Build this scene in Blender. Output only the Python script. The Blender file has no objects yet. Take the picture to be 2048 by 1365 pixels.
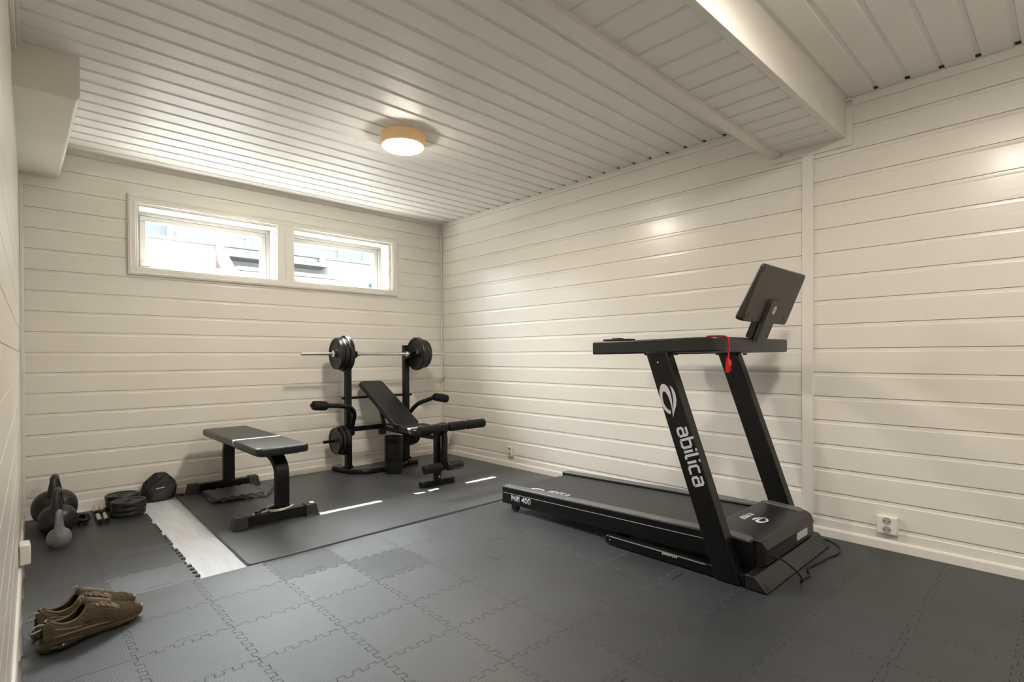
import bpy, bmesh, math, random
from mathutils import Vector, Matrix, Euler

# ------------------------------------------------------------------ scene, camera, light
S = bpy.context.scene
COL = S.collection
S.view_settings.view_transform = 'Standard'
S.view_settings.look = 'None'
S.view_settings.gamma = 1.0
S.view_settings.exposure = 1.0
S.view_settings.use_curve_mapping = False

IMG_W, IMG_H = 2048.0, 1365.0
F_PX, CX, CY = 1063.975, 1024.0, 721.853
YAW, PITCH, ROLL = 0.75451, -0.00881, -0.00383
cam_d = bpy.data.cameras.new('camera')
cam = bpy.data.objects.new('camera', cam_d)
COL.objects.link(cam)
cam.location = (-3.02177, -4.19878, 0.92603)
_f = Vector((math.sin(YAW)*math.cos(PITCH), math.cos(YAW)*math.cos(PITCH), math.sin(PITCH)))
_r = Vector((math.cos(YAW), -math.sin(YAW), 0.0))
_u = _r.cross(_f)
_r2 = _r*math.cos(ROLL) + _u*math.sin(ROLL)
_u2 = _u*math.cos(ROLL) - _r*math.sin(ROLL)
m3 = Matrix((_r2, _u2, -_f)).transposed()
cam.rotation_euler = m3.to_euler()
cam_d.sensor_fit = 'HORIZONTAL'
cam_d.sensor_width = 36.0
cam_d.lens = 36.0*F_PX/IMG_W
cam_d.shift_x = 0.0
cam_d.shift_y = (CY-IMG_H/2)/IMG_W
cam_d.clip_start = 0.02
S.camera = cam

world = bpy.data.worlds.new('daylight_sky')
S.world = world
world.use_nodes = True
_bg = world.node_tree.nodes['Background']
SUN_DIR = Vector((-0.29, 1.33, 1.792)).normalized()
def build_sky(base=9.0, glow=130.0, power=9.0):
    """bright hazy sky: even pale blue with a broad white glow around the sun"""
    nt = world.node_tree; N, L = nt.nodes, nt.links
    tc = N.new('ShaderNodeTexCoord')
    dp = N.new('ShaderNodeVectorMath'); dp.operation = 'DOT_PRODUCT'; dp.inputs[1].default_value = SUN_DIR
    L.new(tc.outputs['Generated'], dp.inputs[0])
    mx = N.new('ShaderNodeMath'); mx.operation = 'MAXIMUM'; mx.inputs[1].default_value = 0.0; L.new(dp.outputs['Value'], mx.inputs[0])
    pw = N.new('ShaderNodeMath'); pw.operation = 'POWER'; pw.inputs[1].default_value = power; L.new(mx.outputs[0], pw.inputs[0])
    ml = N.new('ShaderNodeMath'); ml.operation = 'MULTIPLY_ADD'; ml.inputs[1].default_value = glow; ml.inputs[2].default_value = base
    L.new(pw.outputs[0], ml.inputs[0]); L.new(ml.outputs[0], _bg.inputs[1])
    cm = N.new('ShaderNodeMix'); cm.data_type = 'RGBA'
    cm.inputs[6].default_value = (0.84, 0.92, 1.0, 1); cm.inputs[7].default_value = (1.0, 0.98, 0.95, 1)
    L.new(pw.outputs[0], cm.inputs[0]); L.new(cm.outputs[2], _bg.inputs[0])
build_sky()

sun_d = bpy.data.lights.new('sun', 'SUN')
sun_d.energy = 85.0
sun_d.angle = math.radians(0.6)
sun_d.color = (1.0, 0.97, 0.92)
sun = bpy.data.objects.new('sun', sun_d)
COL.objects.link(sun)
sun.rotation_euler = Vector((-0.29, 1.33, 1.792)).to_track_quat('Z', 'Y').to_euler()
sun.location = (-3.5, 8, 9)

for i, (xa, xb) in enumerate(((-2.36, -1.615), (-1.345, -0.64))):      # portals guide sampling of the sky, they give no light of their own
    pd = bpy.data.lights.new('sky_portal', 'AREA')
    pd.shape = 'RECTANGLE'; pd.size = xb-xa; pd.size_y = 0.28
    pd.cycles.is_portal = True
    po = bpy.data.objects.new('sky_portal', pd)
    COL.objects.link(po)
    po.location = ((xa+xb)/2, 0.19, 1.725)
    po.rotation_euler = (math.radians(-90), 0, 0)

LAMP_COLOR = (1.0, 0.90, 0.78)
LAMP_STRENGTH = 104.0

# ------------------------------------------------------------------ materials
def nodes_of(m):
    m.use_nodes = True
    nt = m.node_tree
    return nt, nt.nodes['Principled BSDF']

def mat(name, color, rough=0.5, metal=0.0, spec=0.5, bump=None, noise=None, coat=0.0, coords='Object'):
    """bump=(scale, strength, distance[, stretch]); noise=(scale, amount) varies the colour and the gloss a little"""
    m = bpy.data.materials.new(name)
    nt, b = nodes_of(m)
    b.inputs['Base Color'].default_value = (*color, 1)
    b.inputs['Roughness'].default_value = rough
    b.inputs['Metallic'].default_value = metal
    b.inputs['Specular IOR Level'].default_value = spec
    b.inputs['Coat Weight'].default_value = coat
    b.inputs['Coat Roughness'].default_value = 0.15
    tc = nt.nodes.new('ShaderNodeTexCoord')
    def mapped(stretch):
        mp = nt.nodes.new('ShaderNodeMapping')
        mp.inputs['Scale'].default_value = stretch
        nt.links.new(tc.outputs[coords], mp.inputs[0])
        return mp.outputs[0]
    if noise:
        n = nt.nodes.new('ShaderNodeTexNoise'); n.inputs['Scale'].default_value = noise[0]
        n.inputs['Detail'].default_value = 5
        nt.links.new(mapped(noise[2] if len(noise) > 2 else (1, 1, 1)), n.inputs['Vector'])
        mx = nt.nodes.new('ShaderNodeMix'); mx.data_type = 'RGBA'; mx.blend_type = 'MULTIPLY'
        mx.inputs[0].default_value = 1.0
        mx.inputs[6].default_value = (*color, 1)
        mr = nt.nodes.new('ShaderNodeMapRange')
        mr.inputs['From Min'].default_value = 0.3; mr.inputs['From Max'].default_value = 0.7
        mr.inputs['To Min'].default_value = 1-noise[1]; mr.inputs['To Max'].default_value = 1+noise[1]
        nt.links.new(n.outputs['Fac'], mr.inputs['Value'])
        nt.links.new(mr.outputs[0], mx.inputs[7])
        nt.links.new(mx.outputs[2], b.inputs['Base Color'])
    if bump:
        n2 = nt.nodes.new('ShaderNodeTexNoise'); n2.inputs['Scale'].default_value = bump[0]
        n2.inputs['Detail'].default_value = 3
        nt.links.new(mapped(bump[3] if len(bump) > 3 else (1, 1, 1)), n2.inputs['Vector'])
        bp = nt.nodes.new('ShaderNodeBump')
        bp.inputs['Strength'].default_value = bump[1]; bp.inputs['Distance'].default_value = bump[2]
        nt.links.new(n2.outputs['Fac'], bp.inputs['Height'])
        nt.links.new(bp.outputs[0], b.inputs['Normal'])
    return m

WALLC = (0.765, 0.735, 0.67)
M = {}
M['paint_x'] = mat('cream gloss paint on horizontal boards', WALLC, 0.30, bump=(9, 0.05, 0.010, (0.5, 1.2, 5)), noise=(1.4, 0.018), coat=0.1)
M['paint_y'] = mat('cream gloss paint on side wall boards', WALLC, 0.30, bump=(9, 0.05, 0.010, (1.2, 0.5, 5)), noise=(1.4, 0.018), coat=0.1)
M['paint_c'] = mat('cream gloss paint on ceiling boards', (0.82, 0.805, 0.765), 0.42, spec=0.38, bump=(9, 0.05, 0.010, (0.5, 5, 1)), noise=(1.4, 0.018))
M['trim'] = mat('cream gloss trim paint', (0.77, 0.74, 0.68), 0.26, bump=(30, 0.05, 0.004))
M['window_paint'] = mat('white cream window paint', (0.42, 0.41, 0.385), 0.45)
M['duct'] = mat('cream matt paint on boxing', (0.78, 0.745, 0.68), 0.45, bump=(60, 0.05, 0.003))
M['vinyl'] = mat('pale grey wood look vinyl floor', (0.60, 0.63, 0.67), 0.35, noise=(6, 0.10, (8, 0.8, 1)))
M['rubber'] = mat('dark grey rubber gym mat', (0.055, 0.059, 0.066), 0.44, spec=0.9, noise=(3.2, 0.16), bump=(260, 0.12, 0.002))
M['black_metal'] = mat('black powder coated steel', (0.004, 0.004, 0.0045), 0.32, spec=0.32, noise=(40, 0.1))
M['black_satin'] = mat('satin black plastic', (0.0055, 0.0055, 0.006), 0.42, spec=0.4, bump=(400, 0.05, 0.001))
M['grey_plastic'] = mat('dark grey rail plastic', (0.095, 0.095, 0.098), 0.40, spec=0.6, bump=(300, 0.15, 0.001, (1, 8, 1)))
M['leather'] = mat('black vinyl upholstery', (0.009, 0.010, 0.0115), 0.36, bump=(230, 0.16, 0.002), noise=(4, 0.1))
M['foam'] = mat('black foam grip', (0.004, 0.004, 0.004), 0.7, spec=0.35, bump=(500, 0.2, 0.001))
M['plate'] = mat('dark grey cement weight plastic', (0.0085, 0.0085, 0.0085), 0.42, bump=(150, 0.08, 0.002))
M['chrome'] = mat('chrome', (0.90, 0.89, 0.87), 0.20, metal=1.0, noise=(60, 0.04))
M['steel'] = mat('brushed steel', (0.72, 0.71, 0.69), 0.34, metal=1.0, noise=(60, 0.08))
M['white_print'] = mat('white print', (0.62, 0.61, 0.66), 0.5)
M['grey_print'] = mat('grey line print', (0.42, 0.42, 0.43), 0.5)
M['paper'] = mat('pale sticker', (0.50, 0.50, 0.50), 0.6, noise=(120, 0.15))
M['socket'] = mat('white socket plastic', (0.78, 0.75, 0.71), 0.3)
M['socket_hole'] = mat('grey socket recess plastic', (0.40, 0.36, 0.32), 0.4)
M['dark_hole'] = mat('dark hole', (0.02, 0.018, 0.016), 0.6)
M['red'] = mat('red cord plastic', (0.55, 0.006, 0.006), 0.4)
M['belt'] = mat('black running belt', (0.012, 0.0125, 0.0135), 0.48, bump=(500, 0.25, 0.001))
M['hood'] = mat('black hood plastic', (0.011, 0.011, 0.0115), 0.38, bump=(300, 0.1, 0.001))
M['bezel'] = mat('dark brown grey plastic back', (0.022, 0.0185, 0.0155), 0.42, bump=(300, 0.08, 0.001))
M['rubber_foot'] = mat('grey black rubber foot', (0.028, 0.028, 0.029), 0.5, bump=(300, 0.1, 0.001))
M['screen'] = mat('dark glass display', (0.008, 0.008, 0.01), 0.08, coat=0.5)
M['iron'] = mat('black rubber kettlebell', (0.008, 0.008, 0.0085), 0.40, bump=(90, 0.06, 0.002))
M['iron_grey'] = mat('grey enamel kettlebell', (0.17, 0.177, 0.188), 0.42, bump=(90, 0.05, 0.002))
M['cloth'] = mat('black nylon cloth', (0.005, 0.005, 0.005), 0.55, bump=(35, 0.5, 0.006))
M['olive'] = mat('olive brown knit', (0.050, 0.033, 0.009), 0.55, bump=(170, 0.9, 0.004), noise=(60, 0.3))
M['olive_light'] = mat('lighter olive overlay', (0.085, 0.060, 0.022), 0.5, bump=(200, 0.2, 0.001))
M['olive_sole'] = mat('brown rubber sole', (0.038, 0.024, 0.009), 0.42, noise=(20, 0.15))
M['shoe_dark'] = mat('dark shoe lining', (0.006, 0.005, 0.004), 0.8)
M['air_unit'] = mat('dark translucent brown heel cushion', (0.010, 0.006, 0.003), 0.12, coat=0.4)
M['toe_grey'] = mat('pale grey toe cap', (0.27, 0.26, 0.25), 0.4)  # one even pale grey for the toe guard and the loops
M['orange'] = mat('tan lace loops', (0.30, 0.15, 0.04), 0.5)
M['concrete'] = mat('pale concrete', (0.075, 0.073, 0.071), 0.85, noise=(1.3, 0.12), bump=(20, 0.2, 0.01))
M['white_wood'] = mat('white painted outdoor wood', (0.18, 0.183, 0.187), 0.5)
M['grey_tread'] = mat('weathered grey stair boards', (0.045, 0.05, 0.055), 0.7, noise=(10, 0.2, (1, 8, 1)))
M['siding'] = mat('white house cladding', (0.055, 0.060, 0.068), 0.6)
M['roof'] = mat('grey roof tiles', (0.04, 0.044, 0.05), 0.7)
M['house_glass'] = mat('dark house window', (0.03, 0.045, 0.065), 0.3)
M['brown_post'] = mat('rusty brown post', (0.08, 0.05, 0.045), 0.7)
M['soil'] = mat('pale gravel ground', (0.36, 0.355, 0.345), 0.9, noise=(14, 0.2), bump=(60, 0.6, 0.02))
M['blue'] = mat('blue lid', (0.05, 0.36, 0.52), 0.4)
M['jar'] = mat('grey blue tin', (0.10, 0.15, 0.18), 0.35)

def foam_tile_material():
    m = bpy.data.materials.new('grey ribbed eva foam')
    nt, b = nodes_of(m)
    N, L = nt.nodes, nt.links
    b.inputs['Roughness'].default_value = 0.40
    b.inputs['Specular IOR Level'].default_value = 1.0
    tc = N.new('ShaderNodeTexCoord'); oi = N.new('ShaderNodeObjectInfo')
    n = N.new('ShaderNodeTexNoise'); n.inputs['Scale'].default_value = 4; n.inputs['Detail'].default_value = 6
    geo = N.new('ShaderNodeNewGeometry')
    L.new(geo.outputs['Position'], n.inputs['Vector'])
    mr = N.new('ShaderNodeMapRange')
    mr.inputs['From Min'].default_value = 0.3; mr.inputs['From Max'].default_value = 0.7
    mr.inputs['To Min'].default_value = 0.015; mr.inputs['To Max'].default_value = 0.021
    L.new(n.outputs['Fac'], mr.inputs['Value'])
    rnd = N.new('ShaderNodeMapRange'); rnd.inputs['To Min'].default_value = 0.94; rnd.inputs['To Max'].default_value = 1.06
    L.new(oi.outputs['Random'], rnd.inputs['Value'])
    mu = N.new('ShaderNodeMath'); mu.operation = 'MULTIPLY'
    L.new(mr.outputs[0], mu.inputs[0]); L.new(rnd.outputs[0], mu.inputs[1])
    rr = N.new('ShaderNodeMapRange'); rr.inputs['To Min'].default_value = 0.46; rr.inputs['To Max'].default_value = 0.50
    L.new(oi.outputs['Random'], rr.inputs['Value']); L.new(rr.outputs[0], b.inputs['Roughness'])
    # dusty scuffs
    n3 = N.new('ShaderNodeTexNoise'); n3.inputs['Scale'].default_value = 9; n3.inputs['Detail'].default_value = 8
    n3.inputs['Distortion'].default_value = 1.5
    L.new(geo.outputs['Position'], n3.inputs['Vector'])
    cr = N.new('ShaderNodeMapRange'); cr.inputs['From Min'].default_value = 0.60; cr.inputs['From Max'].default_value = 0.85
    cr.inputs['To Max'].default_value = 0.014
    L.new(n3.outputs['Fac'], cr.inputs['Value'])
    ad = N.new('ShaderNodeMath'); ad.operation = 'ADD'
    L.new(mu.outputs[0], ad.inputs[0]); L.new(cr.outputs[0], ad.inputs[1])
    cc = N.new('ShaderNodeCombineColor')
    for i, k in enumerate((0.80, 0.97, 1.24)):
        mk = N.new('ShaderNodeMath'); mk.operation = 'MULTIPLY'; mk.inputs[1].default_value = k
        L.new(ad.outputs[0], mk.inputs[0]); L.new(mk.outputs[0], cc.inputs[i])
    L.new(cc.outputs[0], b.inputs['Base Color'])
    # fine ribs, turned a quarter on half of the tiles
    sx = N.new('ShaderNodeSeparateXYZ'); L.new(tc.outputs['Object'], sx.inputs[0])
    def mth(op, a, c):
        k = N.new('ShaderNodeMath'); k.operation = op
        for i, v in enumerate((a, c)):
            if v is None: continue
            if isinstance(v, (int, float)): k.inputs[i].default_value = v
            else: L.new(v, k.inputs[i])
        return k.outputs[0]
    a1 = mth('ADD', mth('MULTIPLY', sx.outputs[0], 0.94), mth('MULTIPLY', sx.outputs[1], 0.34))
    a2 = mth('ADD', mth('MULTIPLY', sx.outputs[0], 0.62), mth('MULTIPLY', sx.outputs[1], -0.78))
    sel = mth('GREATER_THAN', oi.outputs['Random'], 0.90)
    mixv = mth('ADD', mth('MULTIPLY', a2, sel), mth('MULTIPLY', a1, mth('SUBTRACT', 1.0, sel)))
    s1 = mth('SINE', mth('MULTIPLY', mixv, 2*math.pi/0.0052), None)
    bp = N.new('ShaderNodeBump'); bp.inputs['Strength'].default_value = 0.34; bp.inputs['Distance'].default_value = 0.0008
    L.new(s1, bp.inputs['Height']); L.new(bp.outputs[0], b.inputs['Normal'])
    return m
M['tile'] = foam_tile_material()

def glass_material():
    m = bpy.data.materials.new('clear window glass'); m.use_nodes = True
    nt = m.node_tree; nt.nodes.clear()
    o = nt.nodes.new('ShaderNodeOutputMaterial'); mx = nt.nodes.new('ShaderNodeMixShader')
    t = nt.nodes.new('ShaderNodeBsdfTransparent'); g = nt.nodes.new('ShaderNodeBsdfGlossy'); lw = nt.nodes.new('ShaderNodeLayerWeight'); lw.inputs[0].default_value = 0.5
    pw = nt.nodes.new('ShaderNodeMath'); pw.operation = 'POWER'; pw.inputs[1].default_value = 5.0; nt.links.new(lw.outputs['Facing'], pw.inputs[0])
    fr = nt.nodes.new('ShaderNodeMath'); fr.operation = 'MULTIPLY_ADD'; fr.inputs[1].default_value = 0.9; fr.inputs[2].default_value = 0.03; nt.links.new(pw.outputs[0], fr.inputs[0])
    t.inputs[0].default_value = (0.95, 0.97, 0.97, 1)
    g.inputs['Roughness'].default_value = 0.02
    nt.links.new(fr.outputs[0], mx.inputs[0]); nt.links.new(t.outputs[0], mx.inputs[1]); nt.links.new(g.outputs[0], mx.inputs[2])
    nt.links.new(mx.outputs[0], o.inputs[0])
    return m
M['glass'] = glass_material()

def lamp_material():
    m = bpy.data.materials.new('glowing lamp diffuser')
    nt, b = nodes_of(m)
    b.inputs['Base Color'].default_value = (0.9, 0.85, 0.75, 1)
    b.inputs['Emission Color'].default_value = (*LAMP_COLOR, 1)
    b.inputs['Emission Strength'].default_value = LAMP_STRENGTH
    return m
M['lamp_glow'] = lamp_material()
def lamp_rim_material():                      # the opal rim lets a little of the lamp's light through
    m = mat('warm opal rim', (0.62, 0.42, 0.22), 0.4)
    b = m.node_tree.nodes['Principled BSDF']
    b.inputs['Emission Color'].default_value = (1.0, 0.62, 0.28, 1)
    b.inputs['Emission Strength'].default_value = 0.10
    return m
M['lamp_rim'] = lamp_rim_material()

# ------------------------------------------------------------------ mesh helpers
class MB:
    def __init__(self): self.v = []; self.f = []; self.mi = []
    def add(self, vs, fs, mi=0):
        o = len(self.v); self.v += [tuple(v) for v in vs]
        for f in fs: self.f.append(tuple(i+o for i in f)); self.mi.append(mi)
        return self
    def box(self, x0, x1, y0, y1, z0, z1, mi=0):
        vs = [(x, y, z) for x in (x0, x1) for y in (y0, y1) for z in (z0, z1)]
        return self.add(vs, [(0, 1, 3, 2), (4, 6, 7, 5), (0, 4, 5, 1), (2, 3, 7, 6), (0, 2, 6, 4), (1, 5, 7, 3)], mi)
    def prism(self, poly, fn, a, b, mi=0):
        """poly: 2D points; fn(p, t) gives a 3D point; extruded from t=a to t=b"""
        n = len(poly)
        vs = [fn(p, a) for p in poly] + [fn(p, b) for p in poly]
        fs = [tuple(range(n-1, -1, -1)), tuple(range(n, 2*n))]
        fs += [(i, (i+1) % n, n+(i+1) % n, n+i) for i in range(n)]
        return self.add(vs, fs, mi)
    def tube(self, pts, r, n=14, mi=0, cap=True, closed=False, sq=None, up=None):
        """r: radius or list; sq=(hw,hh) makes a rectangular tube"""
        pts = [Vector(p) for p in pts]; N = len(pts)
        rs = r if isinstance(r, (list, tuple)) else [r]*N
        vs = []; prev = None
        for i, p in enumerate(pts):
            if closed: t = (pts[(i+1) % N]-pts[i-1])
            else: t = pts[min(i+1, N-1)]-pts[max(i-1, 0)]
            t.normalize()
            if prev is None:
                a = Vector(up) if up else (Vector((0, 0, 1)) if abs(t.z) < 0.9 else Vector((0, 1, 0)))
                a = (a-t*a.dot(t)).normalized()
            else:
                a = (prev-t*prev.dot(t)).normalized()
            prev = a; b = t.cross(a)
            if sq:
                hw, hh = sq
                k = 1.0
                if not closed and 0 < i < N-1:
                    d1 = (pts[i]-pts[i-1]).normalized(); d2 = (pts[i+1]-pts[i]).normalized()
                    k = 1/max(0.5, math.cos(d1.angle(d2)/2))
                for sx, sy in ((1, 1), (-1, 1), (-1, -1), (1, -1)):
                    vs.append(p+b*hw*sx*(1 if abs(b.z) > .8 else k)+a*hh*sy*(1 if abs(a.z) > .8 else k))
            else:
                for j in range(n):
                    th = 2*math.pi*j/n
                    vs.append(p+(a*math.cos(th)+b*math.sin(th))*rs[i])
        m = 4 if sq else n
        fs = []
        for i in range(N if closed else N-1):
            for j in range(m):
                k = (i+1) % N
                fs.append((i*m+j, i*m+(j+1) % m, k*m+(j+1) % m, k*m+j))
        if cap and not closed:
            fs.append(tuple(range(m-1, -1, -1))); fs.append(tuple(range((N-1)*m, N*m)))
        return self.add(vs, fs, mi)
    def lathe(self, prof, n=32, c=(0, 0, 0), axis='z', mi=0, capped=True):
        """prof: (r, h) pairs"""
        vs = []
        for r, h in prof:
            for j in range(n):
                th = 2*math.pi*j/n; a, b = r*math.cos(th), r*math.sin(th)
                if axis == 'z': p = (c[0]+a, c[1]+b, c[2]+h)
                elif axis == 'x': p = (c[0]+h, c[1]+a, c[2]+b)
                else: p = (c[0]+b, c[1]+h, c[2]+a)
                vs.append(p)
        fs = []
        for i in range(len(prof)-1):
            for j in range(n):
                fs.append((i*n+j, i*n+(j+1) % n, (i+1)*n+(j+1) % n, (i+1)*n+j))
        if capped:
            fs.append(tuple(range(n-1, -1, -1))); fs.append(tuple(range((len(prof)-1)*n, len(prof)*n)))
        return self.add(vs, fs, mi)
    def build(self, name, m, parent=None, bevel=0, seg=2, smooth=True, ang=35, loc=None, solid=0):
        me = bpy.data.meshes.new(name); me.from_pydata(self.v, [], self.f)
        for mm in (m if isinstance(m, (list, tuple)) else [m]): me.materials.append(mm)
        me.polygons.foreach_set('material_index', self.mi)
        bm = bmesh.new(); bm.from_mesh(me)
        bmesh.ops.recalc_face_normals(bm, faces=bm.faces)
        bm.to_mesh(me); bm.free()
        o = bpy.data.objects.new(name, me); COL.objects.link(o)
        if smooth:
            me.polygons.foreach_set('use_smooth', [True]*len(me.polygons))
            me.set_sharp_from_angle(angle=math.radians(ang))
        if bevel:
            bv = o.modifiers.new('bevel', 'BEVEL'); bv.width = bevel; bv.segments = seg
            bv.limit_method = 'ANGLE'; bv.angle_limit = math.radians(40); bv.harden_normals = False
        if solid:
            sd = o.modifiers.new('solid', 'SOLIDIFY'); sd.thickness = solid; sd.offset = 0
        if parent:
            o.parent = parent
            o.matrix_parent_inverse = parent.matrix_basis.inverted()
        if loc: o.location = loc
        return o

def empty(name, loc=(0, 0, 0), label=None, cat=None, group=None):
    o = bpy.data.objects.new(name, None); COL.objects.link(o); o.location = loc
    o.empty_display_size = 0.05
    if label: tag(o, label, cat, group)
    return o
def tag(o, label, cat=None, group=None, kind=None):
    if label: o['label'] = label
    if cat: o['category'] = cat
    if group: o['group'] = group
    if kind: o['kind'] = kind
    return o
def struct(o): o['kind'] = 'structure'; return o
def plabel(o, label): o['label'] = label; return o
def copy_tree(o, loc, rotz=None, label=None, group=None):
    c = o.copy(); COL.objects.link(c); c.location = loc
    if rotz is not None: c.rotation_euler = (0, 0, rotz)
    if label: c['label'] = label
    if group: c['group'] = group
    for ch in list(o.children):
        k = ch.copy(); COL.objects.link(k); k.parent = c; k.matrix_parent_inverse = ch.matrix_parent_inverse.copy()
        for g in list(ch.children):
            q = g.copy(); COL.objects.link(q); q.parent = k; q.matrix_parent_inverse = g.matrix_parent_inverse.copy()
    return c
def round_poly(pts, r, seg=5):
    """2D polygon with its corners rounded; r is one radius or one for each corner"""
    out = []; n = len(pts)
    for i in range(n):
        p0, p, p1 = Vector(pts[i-1]), Vector(pts[i]), Vector(pts[(i+1) % n])
        rr = r[i] if isinstance(r, (list, tuple)) else r
        if rr <= 0: out.append(tuple(p)); continue
        d0 = (p0-p).normalized(); d1 = (p1-p).normalized()
        half = d0.angle(d1)/2; d = rr/math.tan(half)
        a = p+d0*d; b = p+d1*d
        cen = p+(d0+d1).normalized()*(rr/math.sin(half))
        a0 = math.atan2(a.y-cen.y, a.x-cen.x); a1 = math.atan2(b.y-cen.y, b.x-cen.x)
        da = (a1-a0+math.pi) % (2*math.pi)-math.pi
        for k in range(seg+1):
            t = a0+da*k/seg; out.append((cen.x+rr*math.cos(t), cen.y+rr*math.sin(t)))
    return out
def arc_path(pts, r, seg=6):
    """3D polyline with rounded inner corners"""
    pts = [Vector(p) for p in pts]; out = [pts[0]]
    for i in range(1, len(pts)-1):
        p0, p, p1 = pts[i-1], pts[i], pts[i+1]
        d = min(r, (p0-p).length*0.45, (p1-p).length*0.45)
        a = p+(p0-p).normalized()*d; b = p+(p1-p).normalized()*d
        for k in range(seg+1):
            t = k/seg; out.append(a*(1-t)**2+p*2*t*(1-t)+b*t*t)
    out.append(pts[-1]); return out
def spline(pts, n=8):
    """Catmull-Rom through 3D points"""
    P = [Vector(p) for p in pts]; P = [P[0]*2-P[1]]+P+[P[-1]*2-P[-2]]; out = []
    for i in range(1, len(P)-2):
        for k in range(n):
            t = k/n; a, b, c, d = P[i-1], P[i], P[i+1], P[i+2]
            out.append(0.5*((2*b)+(c-a)*t+(2*a-5*b+4*c-d)*t*t+(3*b-a-3*c+d)*t**3))
    out.append(P[-2]); return out
def flat_text(body, fn, size, m, name, parent, bold=0.0, squeeze=1.0, thick=0.0004):
    """text as a thin real mesh; fn maps text plane (u, v, w) to world"""
    cu = bpy.data.curves.new(name, 'FONT'); cu.body = body; cu.size = size; cu.offset = bold
    cu.extrude = 0.0; cu.resolution_u = 4
    t = bpy.data.objects.new(name, cu); COL.objects.link(t)
    dg = bpy.context.evaluated_depsgraph_get(); dg.update()
    me = bpy.data.meshes.new_from_object(t.evaluated_get(dg))
    COL.objects.unlink(t); bpy.data.objects.remove(t); bpy.data.curves.remove(cu)
    bm = bmesh.new(); bm.from_mesh(me)
    ex = bmesh.ops.extrude_face_region(bm, geom=bm.faces[:])
    for v in ex['geom']:
        if isinstance(v, bmesh.types.BMVert): v.co.z += thick
    for v in bm.verts: v.co = Vector(fn(v.co.x*squeeze, v.co.y, v.co.z))
    bmesh.ops.recalc_face_normals(bm, faces=bm.faces); bm.to_mesh(me); bm.free()
    me.materials.clear(); me.materials.append(m)
    o = bpy.data.objects.new(name, me); COL.objects.link(o)
    if parent: o.parent = parent; o.matrix_parent_inverse = parent.matrix_basis.inverted()
    return o

# ------------------------------------------------------------------ room
P = 0.122                    # board pitch
Z0 = 0.96                    # a groove line of the walls
ZC = 2.188                   # ceiling boards
YF = -7.2                    # far end behind the camera
XL0, LS = -2.985, 0.0204     # left wall: x = XL0 - LS*|y|
def xl(y): return XL0-LS*abs(y)

def board_profile(lo, hi, line0, g=0.0036, rec=0.017, bev=0.0040, down=True, slot=0.0018):
    """(coordinate, depth) pairs for boards with a groove every P; depth is negative in the groove"""
    pts = []
    k0 = math.floor((lo-line0)/P)-1; k1 = math.ceil((hi-line0)/P)+1
    for k in range(k0, k1+1):
        c = line0+k*P
        if down: pts += [(c-rec-bev, 0), (c-rec-bev*0.15, -g*0.9), (c-rec+0.001, -g), (c-slot, -g), (c-slot+0.0001, -g-0.005), (c-0.0001, -g-0.005), (c, -0.0006), (c+0.0008, 0)]
        else: pts += [(c-0.001, 0), (c, -0.0008), (c+0.0004, -g), (c+rec-0.001, -g), (c+rec+bev*0.15, -g*0.9), (c+rec+bev, 0)]
    pts.sort(key=lambda q: q[0])
    out = []
    for a, b in zip(pts, pts[1:]):
        if b[0] <= lo or a[0] >= hi: continue
        if a[0] < lo: t = (lo-a[0])/(b[0]-a[0]); a = (lo, a[1]+(b[1]-a[1])*t)
        if b[0] > hi: t = (hi-a[0])/(b[0]-a[0]); b = (hi, a[1]+(b[1]-a[1])*t)
        if not out: out.append(a)
        out.append(b)
    return out
def slab(mb, prof, fn, u0, u1, thick):
    """boarded solid: front follows prof, flat back at -thick"""
    poly = [(c, d) for c, d in prof]+[(prof[-1][0], -thick), (prof[0][0], -thick)]
    n = len(poly); vs = [fn(c, d, u0) for c, d in poly]+[fn(c, d, u1) for c, d in poly]
    fs = [(i, (i+1) % n, n+(i+1) % n, n+i) for i in range(n)]
    fs += [tuple(range(n-1, -1, -1)), tuple(range(n, 2*n))]
    mb.add(vs, fs)

# window openings
WZ0, WZ1 = 1.518, 1.920
W1 = (-2.415, -1.535); W2 = (-1.415, -0.565)
TB = 0.24                    # back wall thickness
mb = MB()
fb = lambda c, d, u: (u, -d, c)
for (u0, u1, z0, z1) in ((-3.2, W1[0], -0.05, 2.3), (W2[1], 0.0, -0.05, 2.3), (W1[0], W2[1], -0.05, WZ0), (W1[0], W2[1], WZ1, 2.3), (W1[1], W2[0], WZ0, WZ1)):
    slab(mb, board_profile(z0, z1, Z0), fb, u0, u1, TB)
struct(mb.build('wall_back', M['paint_x'], ang=20))
mb = MB(); slab(mb, board_profile(-0.05, 2.3, Z0), lambda c, d, u: (-d, u, c), YF-0.2, TB, 0.15)
struct(mb.build('wall_right', M['paint_y'], ang=20))
Y_OPEN = -3.35               # the left wall ends at the doorway the camera stands beside
mb = MB(); slab(mb, board_profile(-0.05, 2.3, Z0, g=0.0012, rec=0.004, bev=0.001, slot=0.002), lambda c, d, u: (xl(u)+d, u, c), Y_OPEN, 0.0, 0.15)
struct(mb.build('wall_left', M['paint_y'], ang=20))
mb = MB(); mb.box(-3.9, -3.75, YF, Y_OPEN, -0.05, 2.3)
mb.box(-3.9, xl(Y_OPEN)-0.15, Y_OPEN, Y_OPEN+0.12, -0.05, 2.3)
struct(mb.build('wall_hallway', M['paint_y']))
mb = MB(); slab(mb, board_profile(-0.05, 2.3, Z0), lambda c, d, u: (u, YF+d, c), -3.9, 0.0, 0.15)
struct(mb.build('wall_front', M['paint_x'], ang=20))

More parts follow.
